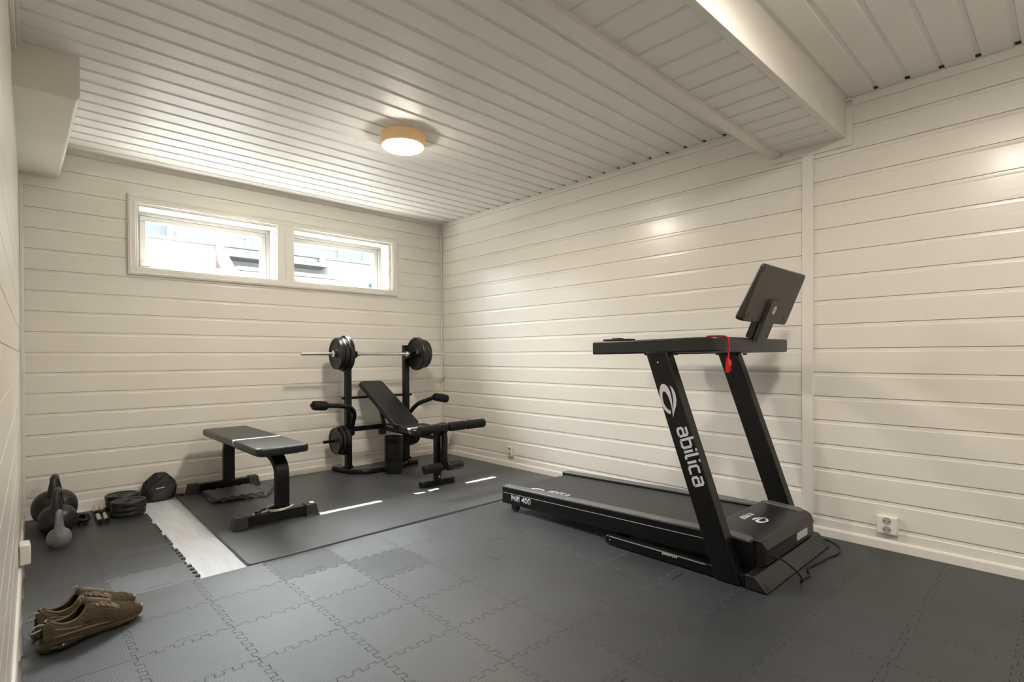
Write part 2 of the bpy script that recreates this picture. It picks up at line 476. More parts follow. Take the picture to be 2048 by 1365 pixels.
# ceiling: boards run along X; grooves every P in y, deeper step on the near side
YB0, YB1 = -3.10, -3.40      # the boxed beam
mb = MB()
GL = -2.8172
slab(mb, board_profile(YB0, 0.0, GL, g=0.008, rec=0.020, bev=0.005, down=False), lambda c, d, u: (u, c, ZC-d), -3.9, -0.004, 0.12)
slab(mb, board_profile(YF, YB1, -3.4275, g=0.008, rec=0.020, bev=0.005, down=False), lambda c, d, u: (u, c, ZC-d), -3.9, -0.004, 0.12)
mb.box(-3.9, -0.004, YB1, YB0, ZC, ZC+0.12)
struct(mb.build('ceiling', M['paint_c'], ang=20))
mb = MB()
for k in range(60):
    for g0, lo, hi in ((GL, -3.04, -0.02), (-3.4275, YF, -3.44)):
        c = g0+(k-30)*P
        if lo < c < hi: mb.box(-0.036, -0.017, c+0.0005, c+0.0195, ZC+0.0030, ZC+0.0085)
struct(mb.build('groove_end_shade', M['dark_hole']))  # dark boxes that paint in the shadow gaps where the ceiling grooves end
# beam: soffit boards run along Y, plain fascia on the near side
mb = MB()
slab(mb, board_profile(-3.85, -0.004, -0.041, g=0.006, rec=0.015, bev=0.005, down=False), lambda c, d, u: (c, u, 2.004-d), -3.375, YB0, 0.17)
struct(mb.build('trim_1', M['paint_c'], ang=20)); 
mb = MB(); mb.box(-3.85, -0.002, -3.406, -3.375, 1.998, ZC)
struct(mb.build('trim_2', M['trim'], bevel=0.002))
mb = MB(); mb.box(-3.85, -0.012, -3.102, -3.052, 1.985, ZC+0.0)
struct(mb.build('trim_3', M['trim'], bevel=0.003))

# mouldings of the right wall
mb = MB()
mb.box(-0.010, 0, -3.052, 0.0, ZC-0.036, ZC-0.001); mb.box(-0.017, -0.010, -3.052, 0.0, ZC-0.014, ZC-0.001)
mb.box(-0.010, 0, YF, -3.436, ZC-0.040, ZC-0.001)
struct(mb.build('trim_4', M['trim'], bevel=0.0015))
mb = MB(); mb.box(-0.013, 0, -3.437, -3.047, 1.957, 2.006); mb.box(-0.013, 0, -3.437, -3.406, 2.006, ZC-0.040)
struct(mb.build('trim_5', M['trim'], bevel=0.0015))
mb = MB(); mb.box(-0.012, 0, -3.262, -3.209, 0.0, 1.957)
struct(mb.build('trim_6', M['trim'], bevel=0.002))
# corner trims on the back wall
mb = MB(); mb.tube([(-0.010, -0.010, 0.0), (-0.010, -0.010, 2.13)], 0.0075, 12)
for k in range(8): mb.tube([(-0.010, -0.010, 0.10+k*0.275), (-0.010, -0.010, 0.115+k*0.275)], 0.0105, 12)
struct(mb.build('trim_7', M['trim']))
mb = MB(); mb.box(XL0-0.001, XL0+0.017, -0.017, 0, 0.0, 2.0)
struct(mb.build('trim_8', M['trim'], bevel=0.003))
mb = MB(); mb.prism([(0, ZC), (-0.022, ZC), (-0.0, ZC-0.022)], lambda p, t: (t, p[0], p[1]), -2.99, -0.0)
struct(mb.build('trim_9', M['trim']))
mb = MB()
mb.prism([(xl(0), 0.0), (xl(Y_OPEN), Y_OPEN), (xl(Y_OPEN)+0.014, Y_OPEN), (xl(0)+0.014, 0.0)], lambda p, t: (p[0], p[1], t), ZC-0.05, ZC-0.001)
mb.prism([(xl(0)+0.014, 0.0), (xl(Y_OPEN)+0.014, Y_OPEN), (xl(Y_OPEN)+0.026, Y_OPEN), (xl(0)+0.026, 0.0)], lambda p, t: (p[0], p[1], t), ZC-0.02, ZC-0.001)
struct(mb.build('trim_10', M['trim'], bevel=0.002))
# baseboards
def base_prof(): return [(0, -0.012), (0.010, -0.012), (0.010, 0.036), (0.007, 0.043), (0, 0.045)]
mb = MB(); mb.prism(base_prof(), lambda p, t: (-p[0], t, p[1]), YF, 0.0); struct(mb.build('baseboard_right', M['trim'], ang=20))
mb = MB(); mb.prism(base_prof(), lambda p, t: (t, -p[0], p[1]), -3.0, 0.0); struct(mb.build('baseboard_back', M['trim'], ang=20))
mb = MB(); mb.prism(base_prof(), lambda p, t: (xl(t)+p[0], t, p[1]), Y_OPEN, 0.0); struct(mb.build('baseboard_left', M['trim'], ang=20))
# boxing under the ceiling in the left corner
mb = MB()
mb.prism(round_poly([(-3.03, ZC), (-2.803, ZC), (-2.803, 2.003), (-3.03, 2.003)], [0, 0, 0.018, 0]), lambda p, t: (p[0], t, p[1]), -1.325, -0.0)
struct(mb.build('trim_11', M['duct'], bevel=0.002))
# floor slab: pale vinyl under the mats
mb = MB(); mb.box(-4.0, 0.15, YF-0.2, TB, -0.15, -0.012)
struct(mb.build('floor', M['vinyl']))

# ------------------------------------------------------------------ windows
mb = MB()
def ring(mb, x0, x1, z0, z1, w, y0, y1):
    mb.box(x0, x1, y0, y1, z1-w, z1); mb.box(x0, x1, y0, y1, z0, z0+w)
    mb.box(x0, x0+w, y0, y1, z0+w, z1-w); mb.box(x1-w, x1, y0, y1, z0+w, z1-w)
ring(mb, -2.473, -0.495, 1.463, 1.985, 0.043, -0.018, 0.002)
ring(mb, -2.466, -0.502, 1.470, 1.978, 0.010, -0.023, -0.017)
ring(mb, -2.437, -0.531, 1.499, 1.949, 0.017, -0.014, 0.004)
struct(mb.build('trim_12', M['trim'], bevel=0.002))
mb = MB(); mb.box(W1[1]-0.003, W2[0]+0.003, -0.013, 0.004, 1.510, 1.935)
mb.box(-1.480, -1.470, -0.016, -0.012, 1.515, 1.930)
struct(mb.build('trim_13', M['trim'], bevel=0.002))

def make_window(n, x0, x1):
    root = empty('window_%d' % n, ((x0+x1)/2, 0.1, WZ0)); struct(root)
    m = MB(); D0, D1 = 0.004, 0.238
    t = 0.006
    m.box(x0-0.0, x0+t, D0, D1, WZ0, WZ1); m.box(x1-t, x1, D0, D1, WZ0, WZ1)
    m.box(x0, x1, D0, D1, WZ1-t, WZ1); m.box(x0, x1, D0, D1, WZ0, WZ0+t)
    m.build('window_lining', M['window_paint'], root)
    m = MB(); a = t
    ring(m, x0+a, x1-a, WZ0+a, WZ1-a, 0.022, 0.150, 0.235)
    ring(m, x0+a+0.022, x1-a-0.022, WZ0+a+0.022, WZ1-a-0.022, 0.008, 0.166, 0.235)
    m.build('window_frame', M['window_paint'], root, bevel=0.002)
    s = MB(); b = a+0.024
    ring(s, x0+b, x1-b, WZ0+b-0.004, WZ1-b, 0.036, 0.158, 0.205)
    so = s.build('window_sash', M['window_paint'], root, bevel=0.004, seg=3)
    g = MB(); gi = b+0.034
    g.box(x0+gi, x1-gi, 0.186, 0.189, WZ0+gi-0.004, WZ1-gi)
    g.build('glass_pane', M['glass'], root)
    h = MB(); cx = x0+0.46 if n == 1 else x0+0.43
    hz = WZ0+b+0.014
    h.lathe([(0.011, 0), (0.011, -0.006), (0.008, -0.008), (0.008, -0.018)], 16, (cx-0.045, 0.158, hz), 'y')
    h.tube(spline([(cx-0.045, 0.138, hz), (cx-0.01, 0.126, hz), (cx+0.03, 0.128, hz-0.002), (cx+0.065, 0.134, hz-0.003)], 4), [0.008]*5+[0.007]*4+[0.006]*4, 10)
    plabel(h.build('window_handle', M['chrome'], root), 'chrome turn handle')
    return root
make_window(1, *W1); make_window(2, *W2)
t = empty('jar', (-0.735, 0.055, WZ0+0.006), 'small dark jar with a blue lid on the right window sill', 'jar')
mb = MB(); mb.lathe([(0.019, 0), (0.021, 0.003), (0.021, 0.030), (0.019, 0.033)], 24, (-0.735, 0.055, WZ0+0.006)); mb.build('jar_body', M['jar'], t)
mb = MB(); mb.lathe([(0.022, 0.033), (0.023, 0.036), (0.023, 0.046), (0.020, 0.048)], 24, (-0.735, 0.055, WZ0+0.006)); plabel(mb.build('lid', M['blue'], t), 'bright blue lid')

# ------------------------------------------------------------------ outdoors, seen through the windows
mb = MB(); mb.box(-6, 4, 1.50, 1.70, 1.0, 2.0); mb.box(-6, 4, 1.47, 1.73, 2.0, 2.03)
mb.box(0.30, 0.45, TB+0.05, 1.5, 1.0, 2.0)
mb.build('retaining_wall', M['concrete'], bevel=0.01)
bpy.data.objects['retaining_wall']['label'] = 'pale concrete retaining wall outside behind both windows'
bpy.data.objects['retaining_wall']['category'] = 'wall'
mb = MB(); mb.box(-6, 0.30, TB, 1.5, 1.15, 1.32); struct(mb.build('ground', M['soil']))
mb = MB(); mb.box(-10, 12, 1.70, 16, 1.80, 1.95); struct(mb.build('ground_upper', M['soil']))
t = empty('outdoor_stairs', (-1.05, 1.5, 1.32), 'short outdoor stairs with white stringers leading up the retaining wall', 'stairs')
for xs in (-1.56, -0.545):
    mb = MB(); mb.prism([(1.465, 2.02), (1.465, 1.86), (0.72, 1.345), (0.52, 1.345), (0.52, 1.38)], lambda p, q: (q, p[0], p[1]), xs-0.025, xs+0.025)
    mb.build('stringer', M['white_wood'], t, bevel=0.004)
for k in range(4):
    mb = MB(); yy = 1.36-k*0.24; zz = 1.87-k*0.157
    mb.box(-1.53, -0.575, yy-0.13, yy+0.12, zz, zz+0.035); mb.build('tread', M['grey_tread'], t, bevel=0.004)
mb = MB(); mb.tube([(-1.64, 1.36, 1.32), (-1.64, 1.36, 1.93)], 0.035, 14)
tag(mb.build('post', M['brown_post']), 'rusty brown post beside the left stair stringer outside', 'post')
t = empty('house', (0.4, 6.3, 1.95), 'white clad neighbouring house with dark windows seen through the panes', 'house')
mb = MB()
hp = board_profile(1.95, 4.4, 2.0)
slab(mb, hp, lambda c, d, u: (u, 6.3-d*2, c), -0.9, 8.0, 0.3)
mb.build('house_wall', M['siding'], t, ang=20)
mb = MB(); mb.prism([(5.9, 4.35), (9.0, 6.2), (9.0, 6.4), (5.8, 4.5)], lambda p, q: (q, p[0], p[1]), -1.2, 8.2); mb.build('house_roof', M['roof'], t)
for (xa, xb) in ((0.2, 0.42), (1.98, 2.45)):
    mb = MB(); ring(mb, xa-0.06, xb+0.06, 2.86, 3.26, 0.06, 6.22, 6.30)
    fr = mb.build('house_window', M['white_wood'], t)
    mb = MB(); mb.box(xa, xb, 6.26, 6.28, 2.92, 3.20); mb.build('pane', M['house_glass'], fr)
t = empty('garage', (-3.6, 7.0, 1.95), 'low grey roofed outbuilding at the left edge of the window view', 'building')
mb = MB(); mb.box(-3.0, -1.2, 7.0, 9.0, 1.95, 2.6); mb.build('building_wall', M['siding'], t)
mb = MB(); mb.prism([(-3.15, 2.6), (-1.15, 3.8), (-1.0, 3.8), (-1.0, 2.6)], lambda p, q: (p[0], q, p[1]), 6.8, 9.2); mb.build('building_roof', M['roof'], t)

# ------------------------------------------------------------------ ceiling lamps
def ceiling_lamp(x, y, label):
    t = empty('ceiling_lamp', (x, y, ZC), label, 'ceiling lamp')
    m = MB(); m.lathe([(0.112, 0.0), (0.122, -0.004), (0.126, -0.018), (0.126, -0.052), (0.122, -0.066), (0.116, -0.070), (0.116, -0.062)], 56, (x, y, ZC))
    m.build('lamp_rim', M['lamp_rim'], t)
    m = MB(); m.lathe([(0.1155, -0.062), (0.1155, -0.071), (0.108, -0.078), (0.08, -0.082), (0.0001, -0.084)], 56, (x, y, ZC), capped=False)
    plabel(m.build('lamp_diffuser', M['lamp_glow'], t), 'glowing white round diffuser')
    return t
ceiling_lamp(-1.392, -1.568, 'round flush ceiling lamp glowing warm white in front of the windows')
ceiling_lamp(-1.47, -3.95, 'second round ceiling lamp past the boxed beam, above the view')
ceiling_lamp(-1.47, -5.9, 'unseen round lamp added as fill at the far end behind the camera')  # fill lamp added out of view to light the room

# ------------------------------------------------------------------ sockets
def socket(name, x, y, z, w, h, d, ang, label, holes=True, m=None):
    """faces -X when ang=0"""
    m = m or M['socket']
    t = empty(name, (x, y, z), label, 'power socket')
    t.rotation_euler = (0, 0, ang)
    b = MB(); b.box(-d, 0, -w/2, w/2, -h/2, h/2)
    o = b.build('socket_body', m, bevel=0.006, seg=3); o.parent = t
    if holes:
        for s in (1, -1):
            zz = s*h*0.235
            b = MB(); r = min(w*0.24, h*0.21)
            b.lathe([(r, -d-0.0006), (r, -d+0.002)], 24, (0, 0, zz), 'x')
            o = b.build('socket_recess', M['socket_hole'], bevel=0); o.parent = t
            for q in (1, -1):
                b = MB(); b.lathe([(0.0028, -d-0.0012), (0.0028, -d)], 10, (0, q*0.0095, zz), 'x')
                p = b.build('pin_hole', M['dark_hole']); p.parent = o
    return t
socket('power_socket', 0.0, -3.584, 0.119, 0.084, 0.086, 0.022, 0, 'white double power socket right of the treadmill, above the baseboard')
socket('power_socket', 0.0, -0.972, 0.135, 0.058, 0.086, 0.022, 0, 'small white double power socket between the weight bench and treadmill')
socket('power_socket', 0.0, -0.075, 0.150, 0.080, 0.120, 0.042, 0, 'cream power socket box low in the corner behind the weight bench', m=M['trim'])
socket('power_socket', xl(-1.13)+0.001, -1.131, 0.096, 0.085, 0.085, 0.036, math.pi+0.02, 'cream power socket on the left wall behind the sneakers', holes=False, m=M['trim'])

# ------------------------------------------------------------------ floor mats
def edge_pts(a, b, teeth, flip, amp=0.0100, npair=5):
    """points from a to b along an edge; with teeth they swing from side to side as interlocking keys"""
    a, b = Vector(a), Vector(b)
    if not teeth: return [a]
    d = b-a; L = d.length; t = d/L; nrm = Vector((-t.y, t.x))
    n = npair*2; out = [a]
    seg = L/(n+1)
    cut = []
    for i in range(n+1):
        off = 0.0 if i in (0, n) else (amp if i % 2 else -amp)*flip
        cut.append(off)
    for i in range(n):
        p = (i+1)*seg; k = 0.0020
        o0, o1 = cut[i], cut[i+1]
        sg = 1 if o1 > o0 else -1
        out.append(a+t*(p+(k*(1 if i % 2 else -1) if o0 else 0))+nrm*o0)
        out.append(a+t*(p-(k*(1 if i % 2 else -1) if o1 else 0))+nrm*o1)
    return out
def foam_tile(x0, x1, y0, y1, flags, label, group='interlocking foam floor tiles', z=-0.012, name='foam_tile', th=0.012, m=None):
    """flags: teeth on (south, east, north, west) edges"""
    cx, cy = (x0+x1)/2, (y0+y1)/2
    c = [(x0-cx, y0-cy), (x1-cx, y0-cy), (x1-cx, y1-cy), (x0-cx, y1-cy)]
    pts = []
    # every shared edge is drawn in the same world direction so neighbours match
    pts += edge_pts(c[0], c[1], flags[0], 1)
    pts += edge_pts(c[1], c[2], flags[1], 1)
    e = edge_pts(c[3], c[2], flags[2], 1); pts += [Vector(c[2])]+list(reversed(e[1:]))
    e = edge_pts(c[0], c[3], flags[3], 1); pts += [Vector(c[3])]+list(reversed(e[1:]))
    bm = bmesh.new()
    vs = [bm.verts.new((p.x, p.y, 0)) for p in pts]
    f = bm.faces.new(vs); f.normal_update()
    if f.normal.z < 0: f.normal_flip()
    bmesh.ops.inset_region(bm, faces=[f], thickness=0.0004, depth=0, use_even_offset=True)
    outer = [q for q in bm.faces if q is not f]
    bmesh.ops.delete(bm, geom=outer, context='FACES_ONLY')
    bmesh.ops.delete(bm, geom=[e for e in bm.edges if not e.link_faces], context='EDGES')
    bmesh.ops.delete(bm, geom=[v for v in bm.verts if not v.link_faces], context='VERTS')
    ex = bmesh.ops.extrude_face_region(bm, geom=bm.faces[:])
    top = [g for g in ex['geom'] if isinstance(g, bmesh.types.BMFace)]
    bmesh.ops.translate(bm, vec=(0, 0, th), verts=list({v for q in top for v in q.verts}))
    tf = max(bm.faces, key=lambda q: q.calc_center_median().z)
    r = bmesh.ops.inset_region(bm, faces=[tf], thickness=0.0011, depth=0.0, use_even_offset=True)
    for v in bm.verts:
        if v.co.z > th-1e-5 and v not in tf.verts: v.co.z -= 0.0016
    bmesh.ops.recalc_face_normals(bm, faces=bm.faces)
    me = bpy.data.meshes.new(name); bm.to_mesh(me); bm.free()
    me.materials.append(m or M['tile'])
    o = bpy.data.objects.new(name, me); COL.objects.link(o); o.location = (cx, cy, z)
    tag(o, label, 'floor tile', group)
    return o
random.seed(5)
ORD = ['first', 'second', 'third', 'fourth', 'fifth', 'sixth', 'seventh', 'eighth', 'ninth', 'tenth', 'eleventh', 'twelfth', 'thirteenth', 'fourteenth']
XG = [None]+[-2.75+0.273*k for k in range(11)]
XG[11] = -0.011
YG = [-1.69-0.2655*k for k in range(14)]
NROW = 13
tiles = {}
for j in range(NROW):
    y1, y0 = YG[j], YG[j+1]
    for i in range(11):
        ym = (y0+y1)/2
        x0 = (xl(ym)+0.018 if ym > Y_OPEN else -3.1) if i == 0 else XG[i]
        x1 = XG[i+1]
        north = j > 0 or i < 1
        if i >= 6:
            w = '%s foam floor tile from the right wall, %s row out from the big mat' % (ORD[10-i], ORD[j])
        else:
            w = '%s foam floor tile from the left wall, %s row out from the big mat' % (ORD[i], ORD[j])
        tiles[(i, j)] = foam_tile(x0, x1, y0, y1, (j < NROW-1 and i > 0, i < 10, north and i > 0, i > 0), 'grey '+w)
YL = [-1.69+0.2655*k for k in range(7)]; YL[6] = -0.115
for j in range(6):
    for i in range(2):
        y0, y1 = YL[j], YL[j+1]
        x0 = xl((y0+y1)/2)+0.016 if i == 0 else -2.75
        x1 = -2.75 if i == 0 else -2.455
        side = 'beside the left wall' if i == 0 else 'beside the bare pale strip'
        tiles[(i, -1-j)] = foam_tile(x0, x1, y0, y1, (j > 0 and i > 0, True, j < 5 and i > 0, i > 0), 'grey foam floor tile %s, %s row up towards the window wall' % (side, ORD[j]))
# tiny stamped marks near some tile edges
def stamp(key, dx, dy, ang):
    t = tiles[key]; b = MB()
    for k in range(10):
        if k == 5: pass
        u = (k-4.5)*0.0088+(0.003 if k >= 5 else -0.003); w = 0.0026+0.0008*((k*7) % 3)
        c, s = math.cos(ang), math.sin(ang)
        q = [(-w, -0.0032), (w, -0.0032), (w*0.7, 0.0034), (-w*0.8, 0.0030)]
        vs = [((u+a)*c-bb*s, (u+a)*s+bb*c, 0.0121) for a, bb in q]+[((u+a)*c-bb*s, (u+a)*s+bb*c, 0.0125) for a, bb in q]
        b.add(vs, [(3, 2, 1, 0), (4, 5, 6, 7), (0, 1, 5, 4), (1, 2, 6, 5), (2, 3, 7, 6), (3, 0, 4, 7)])
    o = b.build('stamped_mark', M['black_satin'], smooth=False); o.parent = t; o.location = (dx, dy, 0)
for key, dx, dy, a in (((3, 0), 0.0, -0.098, 0), ((2, -1), 0.0, -0.095, 0) if (2, -1) in tiles else ((1, -1), 0.01, -0.095, 0),
                       ((0, -2), 0.05, -0.09, 0), ((6, 4), 0.098, 0, 1.57), ((7, 5), -0.03, 0.095, 0), ((4, 1), 0.02, -0.1, 0), ((5, 2), 0.1, 0.0, 1.57),
                       ((4, 6), 0.0, 0.1, 0), ((9, 5), -0.1, 0, 1.57), ((6, 1), 0.0, -0.1, 0), ((1, 1), 0.02, -0.1, 0), ((8, 3), 0.0, 0.1, 0)):
    stamp(key, dx, dy, a)
# big rubber mat
mb = MB()
mb.prism(round_poly([(-2.232, -0.035), (-2.262, -1.679), (-0.011, -1.640), (-0.011, -0.020)], [0.01, 0.022, 0.004, 0.004]), lambda p, q: (p[0], p[1], q), -0.012, 0.002)
tag(mb.build('rubber_mat', M['rubber'], bevel=0.002), 'large smooth dark grey rubber mat under both benches', 'gym mat')
# loose tiles stacked under the flat bench
for (cx, cy, a, zz, lb) in ((-1.865, -0.345, -0.50, 0.0022, 'loose black foam tile, lowest of the small stack under the flat bench'),
                        (-1.955, -0.35, -0.10, 0.0125, 'loose black foam tile, middle of the small stack under the flat bench'),
                        (-1.950, -0.345, 0.03, 0.0228, 'loose black foam tile, topmost of the small stack under the flat bench')):
    o = foam_tile(-0.148, 0.148, -0.148, 0.148, (True, True, True, True), lb, 'loose foam tiles under the flat bench', z=zz, name='foam_tile', th=0.0100, m=M['rubber'])
    o.location = (cx, cy, zz); o.rotation_euler = (0, 0, a)

# ------------------------------------------------------------------ treadmill
tm = empty('treadmill', (-0.55, -2.6, 0.0), 'black folding treadmill with upright screen along the right wall', 'treadmill')
def tilt(y): return 0.028*(-1.80-y)            # deck rises towards the hood
YR, YH = -1.80, -3.09
# base frame
for xa, xb in ((-0.905, -0.868), (-0.199, -0.162)):
    mb = MB(); mb.prism(round_poly([(-2.61, 0.006), (-2.61, 0.047), (-3.34, 0.051), (-3.385, 0.006)], [0.018, 0.018, 0.004, 0.003]), lambda p, q: (q, p[0], p[1]), xa, xb)
    o = mb.build('base_rail', M['black_metal'], tm, bevel=0.003)
    if xa < -0.5:
        b = MB(); b.tube([(xa-0.0003, -2.635, 0.0435), (xa-0.0003, -3.13, 0.0455)], 0, sq=(0.0005, 0.0012)); plabel(b.build('pinstripe', M['grey_print'], o), 'thin grey pinstripe')
        b = MB()
        for k in range(9): b.box(xa-0.0008, xa, -2.93-k*0.0085, -2.925-k*0.0085, 0.034+(k % 3)*0.001, 0.043+((k*5) % 3)*0.001)
        plabel(b.build('rail_print', M['white_print'], o), 'small white printed mark')
        b = MB(); b.lathe([(0.004, -0.001), (0.004, 0.001)], 10, (xa-0.001, -2.640, 0.028), 'x'); b.build('bolt', M['chrome'], o)
mb = MB(); mb.prism([(-3.385, 0.004), (-3.335, 0.058), (-3.30, 0.058), (-3.30, 0.004)], lambda p, q: (q, p[0], p[1]), -0.915, -0.158)
o = mb.build('front_crossbar', M['hood'], tm, bevel=0.003)
b = MB(); b.lathe([(0.004, -3.368), (0.004, -3.36)], 10, (-0.60, 0, 0.028), 'y'); b.build('bolt', M['chrome'], o)
mb = MB(); mb.box(-0.87, -0.19, -2.66, -2.62, 0.010, 0.040); mb.build('rear_crossbar', M['black_metal'], tm, bevel=0.003)
for x in (-0.885, -0.18):
    mb = MB(); mb.lathe([(0.010, -0.012), (0.014, -0.012), (0.014, 0.012), (0.010, 0.012)], 16, (x, -2.66, 0.014), 'x'); mb.build('base_wheel', M['grey_plastic'], tm)
for x, yy in ((-0.89, -3.26), (-0.18, -3.26), (-0.89, -3.36), (-0.18, -3.36)):
    mb = MB(); mb.lathe([(0.014, 0), (0.014, 0.006)], 16, (x, yy, 0.0)); mb.build('foot_pad', M['black_satin'], tm)
# running deck
def deckpt(p, x): return (x, p[0], p[1])
for side, (xa, xb) in (('l', (-0.857, -0.797)), ('r', (-0.305, -0.245))):
    mb = MB(); xo = xa if side == 'l' else xb
    ins = 0.0 if side == 'l' else 0.0
    mb.prism([(YR-0.004, 0.130), (YR-0.004, 0.036), (-3.30, 0.068), (-3.30, 0.130+tilt(-3.30))], deckpt and (lambda p, q: (q, p[0], p[1])), xa+0.002, xb-0.002)
    fr = mb.build('deck_frame', M['black_metal'], tm, bevel=0.002)
    if side == 'l':
        b = MB(); b.tube([(xa+0.0012, YR-0.015, 0.100), (xa+0.0012, -3.20, 0.100+tilt(-3.20))], 0, sq=(0.0006, 0.0014)); plabel(b.build('pinstripe', M['grey_print'], fr), 'thin grey pinstripe')
        flat_text('Mill 400', lambda u, v, w: (xa+0.0015-w, -1.882-u, 0.060+v+tilt(-1.882-u)), 0.0475, M['white_print'], 'model_lettering', fr, bold=0.0009, squeeze=1.08)
        for k in range(2):
            b = MB(); b.lathe([(0.005, -0.003), (0.005, 0.0005)], 12, (-0.845+k*0.030, YR-0.028, 0.139)); b.build('bolt', M['chrome'], fr)
    else:
        for k in range(2):
            b = MB(); b.lathe([(0.005, -0.003), (0.005, 0.0005)], 12, (-0.292+k*0.030, YR-0.028, 0.139)); b.build('bolt', M['chrome'], fr)
    mb = MB(); mb.prism([(YR, 0.128), (YR, 0.1385), (-3.16, 0.1385+tilt(-3.16)), (-3.16, 0.128+tilt(-3.16))], lambda p, q: (q, p[0], p[1]), xa, xb)
    mb.build('side_rail', M['grey_plastic'], tm, bevel=0.0025)
mb = MB(); mb.prism([(YR-0.05, 0.085), (YR-0.05, 0.112), (-3.15, 0.112+tilt(-3.15)), (-3.15, 0.085+tilt(-3.15))], lambda p, q: (q, p[0], p[1]), -0.80, -0.30)
mb.build('deck_board', M['black_satin'], tm)
mb = MB()
prof = [(YR-0.045+0.020*math.cos(a), 0.101+0.024*math.sin(a)) for a in [math.radians(q) for q in range(-90, 91, 18)]]
prof += [(-3.16, 0.125+tilt(-3.16)), (-3.16, 0.119+tilt(-3.16)), (YR-0.06, 0.1195), (YR-0.06, 0.083)]
mb.prism(prof, lambda p, q: (q, p[0], p[1]), -0.793, -0.309)
mb.build('running_belt', M['belt'], tm, ang=25)
for x in (-0.84, -0.262):
    mb = MB(); mb.lathe([(0.006, -0.012), (0.024, -0.012), (0.026, -0.008), (0.026, 0.008), (0.024, 0.012), (0.006, 0.012)], 22, (x, -1.905, 0.026), 'x')
    o = mb.build('rear_wheel', M['black_satin'], tm)
    b = MB(); b.prism([(-1.885, 0.045), (-1.925, 0.045), (-1.915, 0.018), (-1.895, 0.018)], lambda p, q: (q, p[0], p[1]), x-0.016, x-0.012); b.build('wheel_bracket', M['black_metal'], o)
# hood
mb = MB()
hpf = [(YH, 0.178), (YH-0.02, 0.182), (-3.30, 0.171), (-3.322, 0.164), (-3.340, 0.128), (-3.334, 0.122), (-3.336, 0.066), (-3.31, 0.058), (-3.10, 0.058), (YH, 0.10)]
n = len(hpf); L0 = []
# plan: the front corners are cut back a little
def hoodx(y, z, s):
    inset = max(0, (-3.275-y))*0.95 if z > 0.05 else 0
    return (-0.853+inset) if s < 0 else (-0.213-inset*0.35)
mb.add([(hoodx(y, z, -1), y, z) for y, z in hpf]+[(hoodx(y, z, 1), y, z) for y, z in hpf],
       [tuple(range(n-1, -1, -1)), tuple(range(n, 2*n))]+[(i, (i+1) % n, n+(i+1) % n, n+i) for i in range(n)])
hood = mb.build('motor_hood', M['hood'], tm, bevel=0.006, seg=3)
def pl(name, b, m, par, label=None, **k):
    o = b.build(name, m, par, **k)
    if label: plabel(o, label)
    return o
b = MB(); b.box(-0.452, -0.330, -3.3395, -3.3345, 0.090, 0.121); pl('rating_label', b, M['paper'], hood, 'pale grey rating sticker')
for s, (xa, xb) in enumerate(((-0.857, -0.800), (-0.268, -0.213))):
    b = MB(); b.prism([(-3.10, 0.170), (-3.12, 0.1865), (-3.27, 0.1785), (-3.30, 0.166)], lambda p, q: (q, p[0], p[1]), xa, xb)
    b.build('hood_shoulder', M['grey_plastic'], hood, bevel=0.003)
# uprights
def upright(xa, xb):
    b = MB()
    b.prism([(-3.177, 0.004), (-3.2805, 0.004), (-2.9525, 0.942), (-2.8475, 0.942)], lambda p, q: (q, p[0], p[1]), xa, xb)
    return b.build('upright', M['black_metal'], tm, bevel=0.004, seg=3)
upL = upright(-0.917, -0.858); upR = upright(-0.210, -0.151)
b = MB(); b.lathe([(0.0035, -0.001), (0.0035, 0.001)], 10, (-0.9175, -2.912, 0.895), 'x'); b.build('bolt', M['chrome'], upL)
# console
b = MB()
outer = [(-0.917, -2.540), (-0.917, -3.192), (-0.150, -3.192), (-0.150, -2.540), (-0.232, -2.540), (-0.232, -3.060), (-0.835, -3.060), (-0.835, -2.540)]
b.prism(round_poly(outer, [0.012, 0.055, 0.022, 0.012, 0.012, 0.04, 0.04, 0.012], 8), lambda p, q: (p[0], p[1], q+0.010*((-2.54-p[1])/0.65 if p[1] > -3.2 else 1)), 0.931, 0.994)
con = b.build('console', M['hood'], tm, bevel=0.007, seg=3)
b = MB(); b.box(-0.905, -0.850, -2.75, -2.60, 0.997, 1.006); b.box(-0.895, -0.860, -2.69, -2.645, 1.005, 1.011); b.build('arm_buttons', M['black_satin'], con, bevel=0.002)
b = MB(); b.box(-0.215, -0.165, -2.75, -2.60, 0.997, 1.006); b.build('arm_buttons', M['black_satin'], con, bevel=0.002)
for x in (-0.888, -0.181):
    for y in (-2.835, -2.985):
        b = MB(); b.lathe([(0.011, 0), (0.011, -0.007), (0.007, -0.009)], 14, (x, y, 0.936)); b.build('bolt', M['black_satin'], con)
# screen and its bracket
scr_lo = Vector((-0.545, -3.232, 1.074)); scr_hi = Vector((-0.545, -3.322, 1.296))
up = (scr_hi-scr_lo).normalized(); nrm = Vector((1, 0, 0)).cross(up).normalized()      # points to -y side
if nrm.y > 0: nrm = -nrm
def sp(u, v, w): return tuple(scr_lo+Vector((1, 0, 0))*u+up*v+nrm*w)
H = (scr_hi-scr_lo).length
def wedge(p, q): return sp(p[0], p[1], q*(0.036-0.022*p[1]/H) if q < 0 else q)
b = MB(); b.prism(round_poly([(-0.240, -0.006), (0.250, -0.006), (0.250, H+0.004), (-0.240, H+0.004)], 0.018, 6), wedge, -1.0, 0.0)
screen = b.build('screen', M['bezel'], tm, bevel=0.007, seg=3)
b = MB(); b.prism(round_poly([(-0.225, 0.012), (0.225, 0.012), (0.225, H-0.012), (-0.225, H-0.012)], 0.01, 4), wedge, -1.03, -0.97)
pl('screen_glass', b, M['screen'], screen, 'dark glass display')
b = MB()
